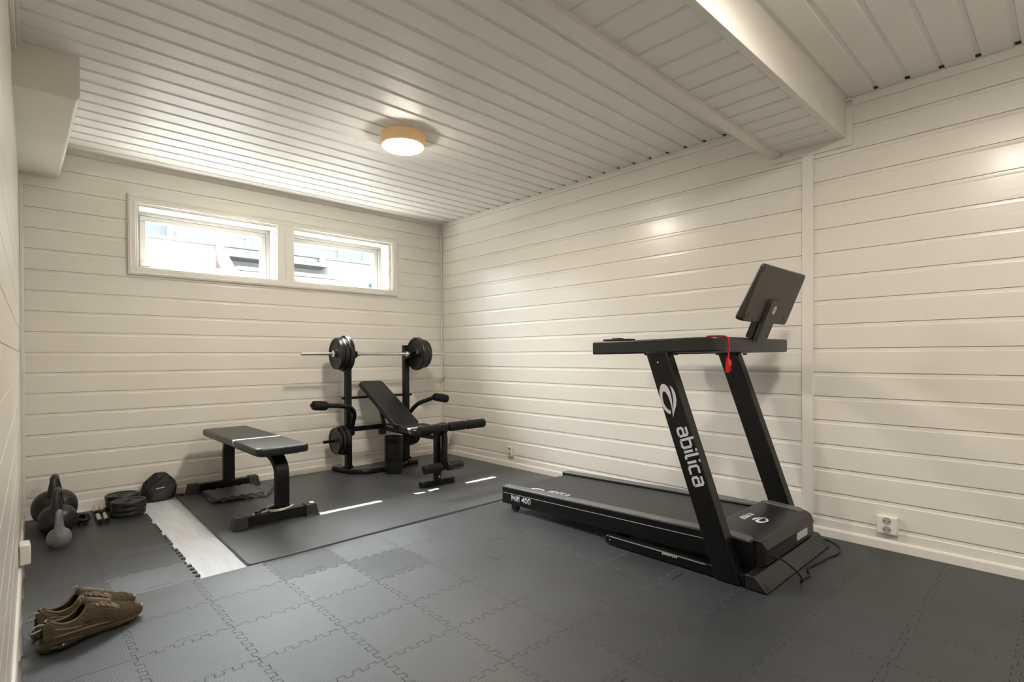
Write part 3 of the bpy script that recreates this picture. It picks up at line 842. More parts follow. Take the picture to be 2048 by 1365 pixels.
for uu in (-0.16, -0.06, 0.05): b.add([sp(uu, H-0.016, 0.0006), sp(uu+0.012, H-0.004, 0.0006), sp(uu+0.014, H-0.004, 0.0006), sp(uu+0.002, H-0.016, 0.0006)], [(0, 1, 2, 3)])
for uu, vv in ((-0.200, 0.025), (0.190, 0.025), (-0.222, H-0.02), (-0.224, 0.016)):
    b.prism([(-0.007, -0.011), (0.007, -0.011), (0.007, 0.011), (-0.007, 0.011)], lambda p, q: sp(uu+p[0], vv+p[1], q), -0.001, 0.0008)
b.build('screen_vents', M['black_satin'], screen)
b = MB()
hw = 0.088
brk = round_poly([(-hw*0.62, -0.085), (hw*0.62, -0.085), (hw*0.62, 0.105), (-hw*0.62, 0.105)], [0.002, 0.002, 0.014, 0.014])
b.prism(brk, lambda p, q: sp(p[0]+0.004, p[1], q), -0.012, 0.016)
b.prism([(-hw*0.62, -0.085), (hw*0.62, -0.085), (hw*0.62, -0.01), (-hw*0.62, -0.01)], lambda p, q: sp(p[0]+0.004, p[1], q), -0.040, -0.002)
br = b.build('screen_bracket', M['bezel'], tm, bevel=0.003)
for uu, vv in ((-0.034, -0.060), (0.040, -0.060), (-0.030, -0.020), (0.042, -0.020)):
    b = MB(); b.prism([(0.0045*math.cos(k), 0.0045*math.sin(k)) for k in [j*math.pi/5 for j in range(10)]], lambda p, q: sp(uu+p[0], vv+p[1], q), 0.0155, 0.0170); b.build('bolt', M['dark_hole'], br)
b = MB(); b.prism([(0.0155*math.cos(k), 0.0185*math.sin(k)) for k in [j*math.pi/14 for j in range(28)]], lambda p, q: sp(0.004+p[0], 0.062+p[1], q), 0.0155, 0.0172)
bd = pl('round_badge', b, M['steel'], br, 'pale round badge')
b = MB()
def arcband(cx, cy, r0, r1, a0, a1, fn, w0, w1, n=18):
    pts = [(cx+r1*math.cos(a0+(a1-a0)*k/n), cy+r1*math.sin(a0+(a1-a0)*k/n)) for k in range(n+1)]
    pts += [(cx+r0*math.cos(a0+(a1-a0)*k/n), cy+r0*math.sin(a0+(a1-a0)*k/n)) for k in range(n, -1, -1)]
    for k in range(n):
        q = [pts[k], pts[k+1], pts[2*n-k], pts[2*n+1-k]]
        b.prism(q, fn, w0, w1)
arcband(0.004, 0.062, 0.0085, 0.0105, 0.6, 5.5, lambda p, q: sp(p[0], p[1], q), 0.0171, 0.0176)
arcband(0.004, 0.062, 0.0040, 0.0058, -1.2, 3.6, lambda p, q: sp(p[0], p[1], q), 0.0171, 0.0176)
b.build('badge_emblem', M['black_satin'], bd)

# emblem and word on the near upright: drawn in the plane of its side face
ringC = [(378, 628), (350, 610), (318, 570), (292, 515), (277, 450), (274, 390), (285, 350), (302, 337), (330, 350), (358, 385), (380, 440), (392, 500), (398, 560), (402, 665), (396, 610), (388, 560), (375, 510), (357, 460), (335, 420), (315, 405), (303, 420), (303, 465), (315, 515), (335, 555), (360, 585), (383, 600)]
swoosh = [(375, 375), (405, 410), (428, 465), (437, 520), (432, 570), (415, 615), (402, 665), (404, 600), (408, 540), (403, 470), (392, 420)]
# the same outlines in metres on an upright-like panel: u across, v down from its top edge
def logo_uv(p):
    """to a unit box: x 0..1 across, y 0..1 down, with the slant of the panel taken out"""
    x, y = p
    y0 = (y-337)/328.0
    x0 = (x-(274+y0*95))/130.0
    return x0, y0
def fill_poly(b, pts, fn, w0, w1, mi=0):
    from mathutils.geometry import tessellate_polygon
    tris = tessellate_polygon([[Vector((p[0], p[1], 0)) for p in pts]])
    n = len(pts)
    vs = [fn(p, w0) for p in pts]+[fn(p, w1) for p in pts]
    fs = [tuple(i for i in t) for t in tris]+[tuple(i+n for i in reversed(t)) for t in tris]
    fs += [(i, (i+1) % n, n+(i+1) % n, n+i) for i in range(n)]
    b.add(vs, fs, mi)
# letter strokes on a 4 x 6 grid, x-height 4, ascender 6 (the rounded square lettering of the word)
GLY = {
 'a': (3.4, [[(0.3, 4), (2.6, 4), (3.1, 3.5), (3.1, 0)], [(3.1, 2.35), (0.9, 2.35), (0.35, 1.9), (0.35, 0.5), (0.85, 0.0), (3.1, 0.0)]]),
 'b': (3.5, [[(0.35, 6), (0.35, 0.0)], [(0.35, 4), (2.6, 4), (3.15, 3.45), (3.15, 0.55), (2.6, 0.0), (0.35, 0.0)]]),
 'i': (0.7, [[(0.35, 4), (0.35, 0)], [(0.35, 5.9), (0.35, 5.2)]]),
 'l': (1.6, [[(0.35, 6), (0.35, 0.45), (0.8, 0.0), (1.5, 0.0)]]),
 'c': (3.1, [[(3.0, 4), (0.9, 4), (0.35, 3.45), (0.35, 0.55), (0.9, 0.0), (3.0, 0.0)]]),
}
def stroke_word(b, word, fn, unit, w0, w1, sw=0.78, gap=0.85):
    x = 0; cnt = 0
    for ch in word:
        adv, strokes = GLY[ch]
        for st in strokes:
            pts = [Vector(p) for p in st]
            for k in range(len(pts)-1):
                d = (pts[k+1]-pts[k]).normalized(); nn = Vector((-d.y, d.x))*sw/2; e = d*sw*0.42
                a = pts[k]-(e if k > 0 else d*0.0); c = pts[k+1]+(e if k < len(pts)-2 else d*0.0)
                q = [a-nn, c-nn, c+nn, a+nn]
                b.prism([((x+p.x)*unit, p.y*unit) for p in q], fn, w0, w1+0.00012*(cnt % 5)); cnt += 1
        x += adv+gap
    return x*unit
XF = -0.917
# panel axes: down the upright and across it towards its front edge
pt0 = Vector((XF, -2.851, 0.932)); dn = (Vector((XF, -3.177, 0.004))-pt0).normalized(); ac = Vector((0, dn.z, -dn.y)); ac = Vector((0, -abs(dn.z), dn.y if dn.y > 0 else dn.y)).normalized()
ac = Vector((1, 0, 0)).cross(dn).normalized()
if ac.y > 0: ac = -ac
def on_up(s, a, w): return tuple(pt0+dn*s+ac*a+Vector((-1, 0, 0))*w)
b = MB()
for poly in (ringC, swoosh):
    fill_poly(b, [logo_uv(p) for p in poly], lambda p, w: on_up(0.152+p[1]*0.156, 0.0190+p[0]*0.0690, w), 0.0, 0.0008)
pl('emblem', b, M['white_print'], upL, 'white ring emblem')
b = MB(); stroke_word(b, 'abilica', lambda p, w: on_up(0.356+p[0], 0.038+p[1]*0.86, w), 0.0121, 0.0, 0.0008, sw=0.90, gap=0.78)
pl('lettering', b, M['white_print'], upL, 'white lettering down the near upright')
# the same mark on the hood and at the tail of the belt
def on_hood(s, a, w):   # s away from front, a to the right
    y = -3.252+s*1.0; return (-0.575+a, y, 0.1733+(y+3.27)*0.052+w+0.0012)
b = MB()
for poly in (ringC, swoosh):
    fill_poly(b, [logo_uv(p) for p in poly], lambda p, w: on_hood(0.020+(p[0])*0.052-0.0, (p[1])*0.100-0.025, w), 0.0, 0.0006)
stroke_word(b, 'abilica', lambda p, w: on_hood(0.020+p[1]-0.005+0.0, -0.095+p[0]*0.0, w) if False else on_hood(0.100+p[1]*1.0-0.012, -0.030+p[0], w), 0.0050, 0.0, 0.0006)
pl('hood_emblem', b, M['white_print'], hood, 'white emblem and lettering on the hood')
belt = [o for o in tm.children if o.name.startswith('running_belt')][0]
def on_belt(s, a, w):
    y = -1.955-s; return (-0.765+a, y, 0.1258+tilt(y)+w)
b = MB()
for poly in (ringC, swoosh):
    fill_poly(b, [logo_uv(p) for p in poly], lambda p, w: on_belt(p[1]*0.115, p[0]*0.040, w), 0.0, 0.0006)
stroke_word(b, 'abilica', lambda p, w: on_belt(0.130+p[0], 0.010+p[1], w), 0.0072, 0.0, 0.0006)
pl('belt_emblem', b, M['white_print'], belt, 'white emblem and lettering on the belt')

# safety key and mains lead
t = empty('safety_key', (-0.845, -3.198, 0.90), 'red safety key clip hanging on a cord from the treadmill console', 'safety key')
b = MB(); b.tube(spline([(-0.875, -3.12, 1.0065), (-0.858, -3.17, 1.0075), (-0.850, -3.198, 1.001), (-0.846, -3.2025, 0.97), (-0.844, -3.201, 0.93), (-0.843, -3.199, 0.905)], 6), 0.0032, 8); b.build('cord', M['red'], t)
b = MB(); b.prism([(-0.014, -0.036), (0.0, -0.030), (0.006, -0.012), (0.020, 0.000), (0.018, 0.010), (0.006, 0.014), (-0.002, 0.028), (-0.008, 0.024), (-0.012, 0.0)], lambda p, q: (-0.843+p[0], -3.198+q, 0.888+p[1]), -0.008, 0.006); b.build('clip', M['red'], t, bevel=0.002)
b = MB(); b.tube(spline([(-0.842, -3.2065, 0.905), (-0.850, -3.2075, 0.88), (-0.838, -3.2075, 0.862)], 5), 0.003, 8); b.build('clip_spring', M['red'], t)
b = MB(); b.tube(spline([(-0.775, -3.336, 0.105), (-0.765, -3.385, 0.098), (-0.735, -3.425, 0.060), (-0.710, -3.440, 0.025), (-0.69, -3.432, 0.0055), (-0.655, -3.43, 0.0048), (-0.60, -3.435, 0.0048), (-0.53, -3.405, 0.0048), (-0.44, -3.415, 0.0048), (-0.33, -3.425, 0.0048), (-0.24, -3.44, 0.0048), (-0.13, -3.415, 0.0048), (-0.075, -3.345, 0.0048), (-0.10, -3.25, 0.0048), (-0.135, -3.15, 0.0048)], 7), 0.0042, 8)
pl('power_cord', b, M['black_satin'], tm)

# ------------------------------------------------------------------ flat bench
fbn = empty('flat_bench', (-1.948, -0.62, 0.002), 'black padded flat weight bench in front of the window wall', 'bench')
b = MB(); b.prism(round_poly([(-2.090, -1.252), (-1.808, -1.252), (-1.808, -0.145), (-2.090, -0.145)], 0.030, 6), lambda p, q: (p[0], p[1], q), 0.396, 0.440)
b.build('seat_pad', M['leather'], fbn, bevel=0.012, seg=4)
b = MB(); b.prism([(-2.05, -1.20), (-1.85, -1.20), (-1.85, -0.20), (-2.05, -0.20)], lambda p, q: (p[0], p[1], q), 0.386, 0.398); b.build('pad_board', M['black_satin'], fbn)
b = MB(); b.tube([(-1.948, -1.0, 0.370), (-1.948, -0.35, 0.370)], 0, sq=(0.022, 0.020)); b.build('spine_tube', M['black_metal'], fbn, bevel=0.003)
for s, y0 in ((-1, -1.115), (1, -0.100)):
    b = MB()
    pts = [(-1.948+0.010, y0, 0.05)]
    yy = y0
    path = [(-1.915, y0, 0.050), (-1.915, y0, 0.24), (-1.915, y0-s*0.012, 0.30), (-1.922, y0-s*0.045, 0.345), (-1.93, y0-s*0.10, 0.374), (-1.94, y0-s*0.16, 0.380)]
    b.tube(spline(path, 6), 0, sq=(0.036, 0.022), up=(0, s, 0))
    b.build('leg', M['black_metal'], fbn, bevel=0.004)
    b = MB(); b.tube([(-2.135, y0-0.0, 0.036), (-1.755, y0, 0.036)], 0, sq=(0.025, 0.027)); ft = b.build('foot_tube', M['black_metal'], fbn, bevel=0.004)
    for e in (-1, 1):
        xe = -1.946+e*0.232
        b = MB()
        xi = xe-e*0.075
        vs = []
        for (xx, h) in ((xi, 0.068), (xe-e*0.014, 0.068), (xe, 0.006), (xi, 0.006)):
            for yy in (-0.031, 0.031):
                k = 1.15 if h < 0.02 else 1.0
                vs.append((xx, y0+yy*k, h))
        b.add(vs, [(0, 1, 3, 2), (2, 3, 5, 4), (4, 5, 7, 6), (6, 7, 1, 0), (0, 2, 4, 6), (1, 7, 5, 3)])
        b.box(min(xi, xe+e*0.004), max(xi, xe+e*0.004), y0-0.038, y0+0.038, 0.0022, 0.009)
        b.build('rubber_foot', M['rubber_foot'], fbn, bevel=0.004)
# steel ring lying around the near leg
b = MB(); N = 28
for dr, dz, ph in ((0.0, 0.072, 0.0), (0.006, 0.082, 0.5)):
    b.tube([(-1.925+(0.066+dr)*math.cos(2*math.pi*k/N+ph), -1.115+(0.045+dr)*math.sin(2*math.pi*k/N+ph), dz+0.004*math.cos(2*math.pi*k/N)) for k in range(N-3)], 0.0042, 8)
b.tube([(-2.00, -1.128, 0.073), (-2.035, -1.135, 0.071)], 0.007, 10)
tag(b.build('cable_ring', M['steel']), 'steel cable loop around the near leg of the flat bench', 'cable')
b = MB(); b.tube(spline([(-2.06, -1.125, 0.070), (-2.02, -1.105, 0.075), (-1.985, -1.105, 0.078), (-1.95, -1.098, 0.076)], 5), 0.0075, 8)
tag(b.build('strap', M['cloth']), 'black strap lying on the near foot tube of the flat bench', 'strap')

# ------------------------------------------------------------------ multi weight bench
wb = empty('weight_bench', (-0.80, -0.2, 0.002), 'black incline weight bench with barbell uprights and leg rollers, in the corner', 'weight bench')
UX = (-1.066, -0.530); UY = -0.20
for x in UX:
    b = MB(); b.tube([(x, UY, 0.03), (x, UY, 0.955)], 0, sq=(0.023, 0.023)); u = b.build('upright', M['black_metal'], wb, bevel=0.003)
    b = MB()
    b.prism([(UY+0.022, 0.90), (UY+0.022, 1.022), (UY-0.010, 1.022), (UY-0.030, 0.962), (UY-0.072, 0.934), (UY-0.106, 0.934), (UY-0.118, 0.968), (UY-0.128, 0.966), (UY-0.114, 0.918), (UY-0.023, 0.900)], lambda p, q: (q, p[0], p[1]), x-0.024, x+0.024)
    b.build('bar_hook', M['black_metal'], u, bevel=0.002)
    b = MB(); b.tube([(x, UY-0.02, 0.205), (x, UY-0.045, 0.205)], 0.012, 10); b.build('knob', M['black_satin'], u)
b = MB(); b.tube(spline([(-1.135, -0.085, 0.022), (-1.112, -0.20, 0.022), (-1.085, -0.30, 0.022), (-1.02, -0.365, 0.022), (-0.93, -0.385, 0.022), (-0.80, -0.385, 0.022), (-0.67, -0.35, 0.022), (-0.60, -0.31, 0.022), (-0.53, -0.24, 0.022), (-0.50, -0.10, 0.022)], 6), 0.019, 14)
bs = b.build('base_tube', M['black_metal'], wb)
b = MB(); b.tube([(-0.575, -0.31, 0.022), (-0.50, -0.335, 0.022)], 0.018, 12); b.build('base_stub', M['black_metal'], bs)
for x in UX:
    b = MB(); b.box(x-0.034, x+0.034, UY-0.036, UY+0.036, 0.036, 0.045)
    for q in (-0.02, 0.02): b.lathe([(0.007, 0), (0.007, 0.010)], 10, (x+q, UY-0.029, 0.045))
    b.build('base_bracket', M['black_metal'], bs)
    for q in (-0.02, 0.022):
        b = MB(); b.lathe([(0.006, 0), (0.006, 0.004)], 10, (x+q, UY-0.031, 0.055)); b.build('bolt', M['chrome'], bs)
b = MB(); b.tube([(-1.105, -0.172, 0.592), (-0.455, -0.172, 0.592)], 0.0105, 12); b.build('cross_rod', M['black_metal'], wb)
b = MB(); b.tube([(-1.066, -0.215, 0.345), (-0.53, -0.215, 0.345)], 0, sq=(0.019, 0.019)); b.build('cross_tube', M['black_metal'], wb, bevel=0.003)
b = MB(); b.tube(arc_path([(-0.80, -0.215, 0.345), (-0.80, -0.55, 0.338), (-0.80, -1.05, 0.345)], 0.05), 0, sq=(0.019, 0.019)); bb = b.build('spine_tube', M['black_metal'], wb, bevel=0.003)
b = MB(); b.box(-0.825, -0.775, -0.29, -0.245, 0.285, 0.372); b.build('spine_bracket', M['black_metal'], bb, bevel=0.003)
b = MB(); b.tube([(-0.80, -0.30, 0.365), (-0.80, -0.20, 0.60)], 0, sq=(0.012, 0.012)); b.build('backrest_strut', M['black_metal'], wb)
# pads
def pad(cx, a, bb_, w, th, name, m=M['leather'], rw=0.03):
    """pad of width w lying between points a (low/front) and bb_ (high/back) in the yz plane; its top passes through them"""
    a = Vector(a); c = Vector(bb_); d = (c-a); L = d.length; d /= L; nn = Vector((-d[1], d[0]));
    if nn[1] < 0: nn = -nn
    q = MB(); q.prism(round_poly([(-w/2, 0), (w/2, 0), (w/2, L), (-w/2, L)], rw, 6), lambda p, t: (cx+p[0], a[0]+d[0]*p[1]-nn[0]*t, a[1]+d[1]*p[1]-nn[1]*t), 0.0, th)
    return q.build(name, m, wb, bevel=0.011, seg=4)
pad(-0.80, (-0.665, 0.405), (-0.075, 0.722), 0.222, 0.042, 'backrest', rw=0.035)
pad(-0.80, (-0.965, 0.394), (-0.700, 0.408), 0.240, 0.048, 'seat', rw=0.035)
b = MB(); b.tube([(-0.80, -0.64, 0.372), (-0.80, -0.14, 0.640)], 0, sq=(0.02, 0.006)); b.build('backrest_plate', M['black_metal'], wb)
# leg developer
b = MB(); b.tube([(-0.80, -1.045, 0.03), (-0.80, -1.045, 0.392)], 0, sq=(0.020, 0.020)); po = b.build('front_post', M['black_metal'], wb, bevel=0.003)
b = MB(); b.tube([(-0.945, -1.045, 0.021), (-0.655, -1.045, 0.021)], 0, sq=(0.019, 0.019)); b.build('front_foot', M['black_metal'], po, bevel=0.003)
b = MB(); b.lathe([(0.008, 0), (0.008, -0.008)], 12, (-0.80, -1.065, 0.065), 'y'); b.build('bolt', M['chrome'], po)
b = MB(); b.tube(arc_path([(-0.762, -1.075, 0.385), (-0.762, -1.085, 0.330), (-0.778, -1.10, 0.23), (-0.778, -1.10, 0.115)], 0.04), 0, sq=(0.017, 0.017)); lv = b.build('leg_lever', M['black_metal'], wb, bevel=0.003)
b = MB(); b.prism([(-1.03, 0.37), (-1.03, 0.435), (-1.07, 0.45), (-1.115, 0.435), (-1.115, 0.395), (-1.075, 0.36)], lambda p, q: (q, p[0], p[1]), -0.812, -0.745); b.build('pivot_bracket', M['black_metal'], lv, bevel=0.004)
for y_, z_ in ((-1.100, 0.416), (-1.048, 0.40)):
    b = MB(); b.lathe([(0.0095, 0.0), (0.0095, -0.007), (0.004, -0.009)], 12, (-0.814, y_, z_), 'x'); b.build('bolt', M['chrome'], lv)
b = MB(); b.tube([(-0.965, -1.10, 0.414), (-0.395, -1.10, 0.418)], 0.010, 10); b.tube([(-0.955, -1.10, 0.137), (-0.61, -1.10, 0.137)], 0.010, 10); b.build('roller_rods', M['black_metal'], wb)
def foam_roll(x0, x1, y, z, r=0.033, bulge=0.0, name='foam_roller', m=None):
    q = MB(); L = x1-x0
    prof = [(0.012, 0), (r*0.86, 0.0), (r*0.97, 0.006), (r, 0.014)]+[(r*(1+bulge*math.sin(math.pi*k/6)), L*k/6) for k in range(1, 6)]+[(r, L-0.014), (r*0.97, L-0.006), (r*0.86, L), (0.012, L)]
    q.lathe(prof, 26, (x0, y, z), 'x'); return q.build(name, m or M['foam'], wb)
foam_roll(-0.985, -0.825, -1.10, 0.414)
foam_roll(-0.735, -0.590, -1.10, 0.418)
foam_roll(-0.578, -0.408, -1.10, 0.418)
foam_roll(-0.950, -0.805, -1.10, 0.137)
foam_roll(-0.755, -0.618, -1.10, 0.137, m=M['leather'])
# storage pins
for s, x in ((-1, UX[0]), (1, UX[1])):
    b = MB(); b.tube([(x, UY, 0.262), (x+s*0.205, UY, 0.262)], 0.0120, 14); b.build('storage_pin', M['black_metal'], wb)
# butterfly arms
for s in (-1, 1):
    ux = UX[0] if s < 0 else UX[1]
    if s < 0: path = [(ux-0.00, -0.240, 0.30), (ux+0.004, -0.275, 0.40), (ux-0.012, -0.330, 0.48), (ux-0.075, -0.385, 0.535), (ux-0.18, -0.42, 0.558), (ux-0.31, -0.45, 0.570)]
    else: path = [(ux, -0.240, 0.35), (ux-0.004, -0.260, 0.43), (ux+0.030, -0.33, 0.515), (ux+0.09, -0.39, 0.552), (ux+0.14, -0.43, 0.575), (ux+0.155, -0.445, 0.580)]
    b = MB(); b.tube(spline(path, 6), 0.0175, 12)
    arm = b.build('fly_arm', M['black_metal'], wb)
    if s < 0: a_, c_ = Vector((-1.462, -0.458, 0.578)), Vector((-1.350, -0.447, 0.566))
    else: a_, c_ = Vector((-0.405, -0.440, 0.583)), Vector((-0.275, -0.465, 0.555))
    d = c_-a_; b = MB()
    b.tube([a_+d*t for t in (0, .04, .15, .5, .85, .96, 1)], [0.024, 0.030, 0.034, 0.035, 0.034, 0.030, 0.022], 20)
    b.build('foam_grip', M['foam'], arm)
    b = MB(); b.tube([a_-d*0.10, a_], 0.013, 12); b.build('end_cap', M['black_satin'], arm)
    b = MB(); b.lathe([(0.034, -0.022), (0.034, 0.022)], 18, (ux, -0.238, 0.33), 'x'); b.build('arm_pivot', M['black_metal'], arm)

# ------------------------------------------------------------------ weight plates
def plate_proto(r, th, hole, name, label, group):
    """disc with raised rim and hub, axis X, origin at its centre"""
    q = MB(); h = th/2
    prof = [(hole, -h*0.9), (r*0.26, -h*0.9), (r*0.29, -h*0.55), (r*0.78, -h*0.55), (r*0.84, -h*0.9), (r*0.965, -h), (r, -h*0.62),
            (r, h*0.62), (r*0.965, h), (r*0.84, h*0.9), (r*0.78, h*0.55), (r*0.29, h*0.55), (r*0.26, h*0.9), (hole, h*0.9), (hole, -h*0.9)]
    q.lathe(prof, 48, (0, 0, 0), 'x', capped=False)
    t = empty(name, (0, 0, 0), label, 'weight plate', group)
    o = q.build('plate_disc', M['plate']); o.parent = t
    for s in (-1, 1):
        k = MB()
        for a in (math.pi/2, -math.pi/2):
            n = 7
            for i in range(n):
                aa = a+(i-3)*0.14; rr = r*0.58
                c = Vector((s*h*0.53, rr*math.cos(aa), rr*math.sin(aa))); tg = Vector((0, -math.sin(aa), math.cos(aa))); rd = Vector((0, math.cos(aa), math.sin(aa)))
                k.add([c+tg*x+rd*y+Vector((s*w, 0, 0)) for w in (0, 0.0014) for x, y in ((-r*.025, -r*.05), (r*.025, -r*.05), (r*.02, r*.05), (-r*.03, r*.045))],
                      [(0, 1, 2, 3), (7, 6, 5, 4), (0, 4, 5, 1), (1, 5, 6, 2), (2, 6, 7, 3), (3, 7, 4, 0)])
        o = k.build('raised_marks', M['plate']); o.parent = t
    return t
BY, BZ = UY-0.090, 0.948
first = None
def place_plates(specs):
    for (r, th, hole, pos, lb, grp, rot) in specs:
        p = plate_proto(r, th, hole, 'weight_plate', lb, grp); p.location = pos; p.rotation_euler = rot
G1, G2, G3 = 'weight plates on the barbell', 'weight plates stored on the bench pins', 'weight plates stacked on the floor'
place_plates([
 (0.142, 0.036, 0.0135, (-1.130, BY, BZ), 'large plate on the left end of the barbell, nearest the upright', G1, (0, 0, 0)),
 (0.128, 0.032, 0.0135, (-1.164, BY, BZ), 'middle plate of the three on the left end of the barbell', G1, (0.3, 0, 0)),
 (0.122, 0.030, 0.0135, (-1.1955, BY, BZ), 'outermost plate on the left end of the barbell', G1, (0.7, 0, 0)),
 (0.142, 0.036, 0.0135, (-0.476, BY, BZ), 'large plate on the right end of the barbell, nearest the upright', G1, (0.2, 0, 0)),
 (0.128, 0.032, 0.0135, (-0.4415, BY, BZ), 'middle plate of the three on the right end of the barbell', G1, (0.9, 0, 0)),
 (0.122, 0.030, 0.0135, (-0.4100, BY, BZ), 'outermost plate on the right end of the barbell', G1, (0.5, 0, 0)),
 (0.118, 0.030, 0.013, (-1.106, UY, 0.262), 'stored plate on the left bench pin, nearest the upright', G2, (0, 0, 0)),
 (0.110, 0.028, 0.013, (-1.138, UY, 0.262), 'stored plate in the middle of the left bench pin', G2, (0, 0, 0)),
 (0.104, 0.026, 0.013, (-1.205+0.035, UY, 0.262), 'outermost stored plate on the left bench pin', G2, (0.4, 0, 0)),
 (0.110, 0.028, 0.013, (-0.488, UY, 0.262), 'stored plate on the right bench pin, nearest the upright', G2, (0, 0, 0)),
 (0.104, 0.026, 0.013, (-0.458, UY, 0.262), 'outer stored plate on the right bench pin behind the seat', G2, (0, 0, 0)),
])
cz = [0.0145, 0.0435, 0.0725]
lev = ['lowest', 'middle', 'topmost']
sp_ = []
for k in range(3):
    sp_.append((0.087, 0.028, 0.013, (-2.530+0.002*k, -0.362-0.003*k, cz[k]), '%s plate of the front stack on the floor beside the pouch' % lev[k], G3, (0, math.pi/2, 0.4*k)))
for k in range(3):
    sp_.append((0.087, 0.028, 0.013, (-2.530-0.002*k, -0.172+0.002*k, cz[k]), '%s plate of the rear stack on the floor against the wall' % lev[k], G3, (0, math.pi/2, 0.3*k)))
place_plates(sp_)

# barbell
t = empty('barbell', (-0.83, BY, BZ), 'straight steel barbell resting on the two uprights, carrying plates', 'barbell')
b = MB(); b.tube([(-1.474, BY, BZ), (-0.203, BY, BZ)], 0.0125, 18); b.build('bar', M['steel'], t)
for s, x in ((-1, -1.214), (1, -0.392)):
    b = MB(); b.lathe([(0.0125, 0), (0.024, 0), (0.026, s*0.004), (0.026, s*0.014), (0.018, s*0.020), (0.0125, s*0.022)], 18, (x, BY, BZ), 'x', capped=False); cl = b.build('collar', M['chrome'], t)
    b = MB(); b.tube([(x+s*0.010, BY-0.02, BZ), (x+s*0.010, BY-0.048, BZ-0.005)], 0.005, 8); b.tube([(x+s*0.010, BY-0.048, BZ+0.014), (x+s*0.010, BY-0.048, BZ-0.022)], 0.0045, 8); b.build('collar_screw', M['black_satin'], cl)
for x in (-1.026, -0.57):
    b = MB(); b.lathe([(0.0125, -0.007), (0.021, -0.007), (0.021, 0.007), (0.0125, 0.007)], 16, (x, BY, BZ), 'x', capped=False); b.build('inner_collar', M['chrome'], t)

# massage roller
b = MB(); prof = [(0.052, 0.0), (0.066, 0.0), (0.070, 0.004)]
z = 0.006
gro = [0.022, 0.036, 0.098, 0.112, 0.126, 0.150, 0.164, 0.244, 0.258, 0.272]
for g in gro: prof += [(0.0708, g-0.0045), (0.0640, g-0.0028), (0.0640, g+0.0028), (0.0708, g+0.0045)]
prof += [(0.0705, 0.289), (0.069, 0.293), (0.064, 0.294), (0.054, 0.291), (0.052, 0.285), (0.052, 0.0)]
b.lathe(prof, 40, (-0.817, -0.475, 0.0025), capped=False)
tag(b.build('massage_roller', M['black_satin'], ang=30), 'black ribbed foam massage roller standing under the weight bench', 'massage roller')

# ------------------------------------------------------------------ kettlebells
def kettlebell(x, y, r, h, label, m, ang, hw, hr, squash=0.92, zb=0.0):
    t = empty('kettlebell', (x, y, zb), label, 'kettlebell', 'kettlebells by the left wall')
    b = MB(); prof = []
    zc = r*squash*0.90
    for k in range(15):
        a = -math.pi/2+math.pi*k/14
        rr = r*max(0.0, math.cos(a))**0.72; zz = zc+r*squash*math.sin(a)
        if zz < 0.0: continue
        prof.append((max(rr, 0.0005), zz))
    prof = [(prof[0][0]*0.92, 0.0)]+prof
    b.lathe(prof, 40, (x, y, zb))
    b.build('body', m, t)
    top = zc+r*squash
    c, s = math.cos(ang), math.sin(ang)
    pts = [(-hw*0.95, zc+r*squash*0.42), (-hw*1.0, top*0.97), (-hw*0.98, top+(h-top)*0.45), (-hw*0.72, h-hr*1.25), (-hw*0.30, h-hr), (hw*0.30, h-hr), (hw*0.72, h-hr*1.25), (hw*0.98, top+(h-top)*0.45), (hw*1.0, top*0.97), (hw*0.95, zc+r*squash*0.42)]
    path = spline([(x+c*u, y+s*u, zb+v) for u, v in pts], 4)
    n = len(path); rad = []
    for k in range(n):
        e = abs(k/(n-1)-0.5)*2
        rad.append(hr*(1+1.35*(max(0, e-0.45)/0.55)**1.3))
    b = MB(); b.tube(path, rad, 18); b.build('handle', m, t)
    return t
kettlebell(-2.853, -0.255, 0.103, 0.268, 'largest black kettlebell, rearmost in the row by the left wall', M['iron'], math.radians(82), 0.050, 0.017)
kettlebell(-2.853, -0.510, 0.083, 0.238, 'middle black kettlebell between the large one and the grey one', M['iron'], math.radians(80), 0.045, 0.0155)
kettlebell(-2.860, -0.775, 0.049, 0.176, 'smallest kettlebell with a grey body, front of the row', M['iron_grey'], math.radians(80), 0.033, 0.0098, squash=0.95)

# ------------------------------------------------------------------ dumbbell bars, rope bundle and pouch
for k, (xa, lb) in enumerate(((-2.667, 'left one of two short chrome dumbbell bars on the floor'), (-2.636, 'right one of two short chrome dumbbell bars, beside the plates'))):
    t = empty('dumbbell_bar', (xa, -0.28, 0.016), lb, 'dumbbell bar', 'chrome dumbbell bars')
    sk = 0.03
    def q(y, z=0.0165): return (xa+sk*(y+0.28), y, z)
    b = MB(); b.tube([q(-0.488), q(-0.095)], 0.0125, 16); b.build('bar', M['steel'], t)
    b = MB(); b.tube([q(-0.335), q(-0.33), q(-0.255), q(-0.25)], [0.0128, 0.0145, 0.0145, 0.0128], 18); b.build('grip', M['foam'], t)
    b = MB(); b.tube([q(-0.498), q(-0.486)], 0.0138, 16); b.build('end_cap', M['black_satin'], t)
random.seed(11)
b = MB(); pts = []
for k in range(120):
    a = k*0.55; rr = 0.022+0.014*random.random()
    pts.append((-2.745+rr*1.0*math.cos(a)+0.006*math.sin(k*0.13), -0.385+(rr*2.6)*math.sin(a), 0.007+0.022*abs(math.sin(k*0.21))+0.006*random.random()))
b.tube(spline(pts, 3), 0.0052, 6)
tag(b.build('jump_rope', M['cloth']), 'tangled black rope bundle lying beside the dumbbell bars', 'rope')
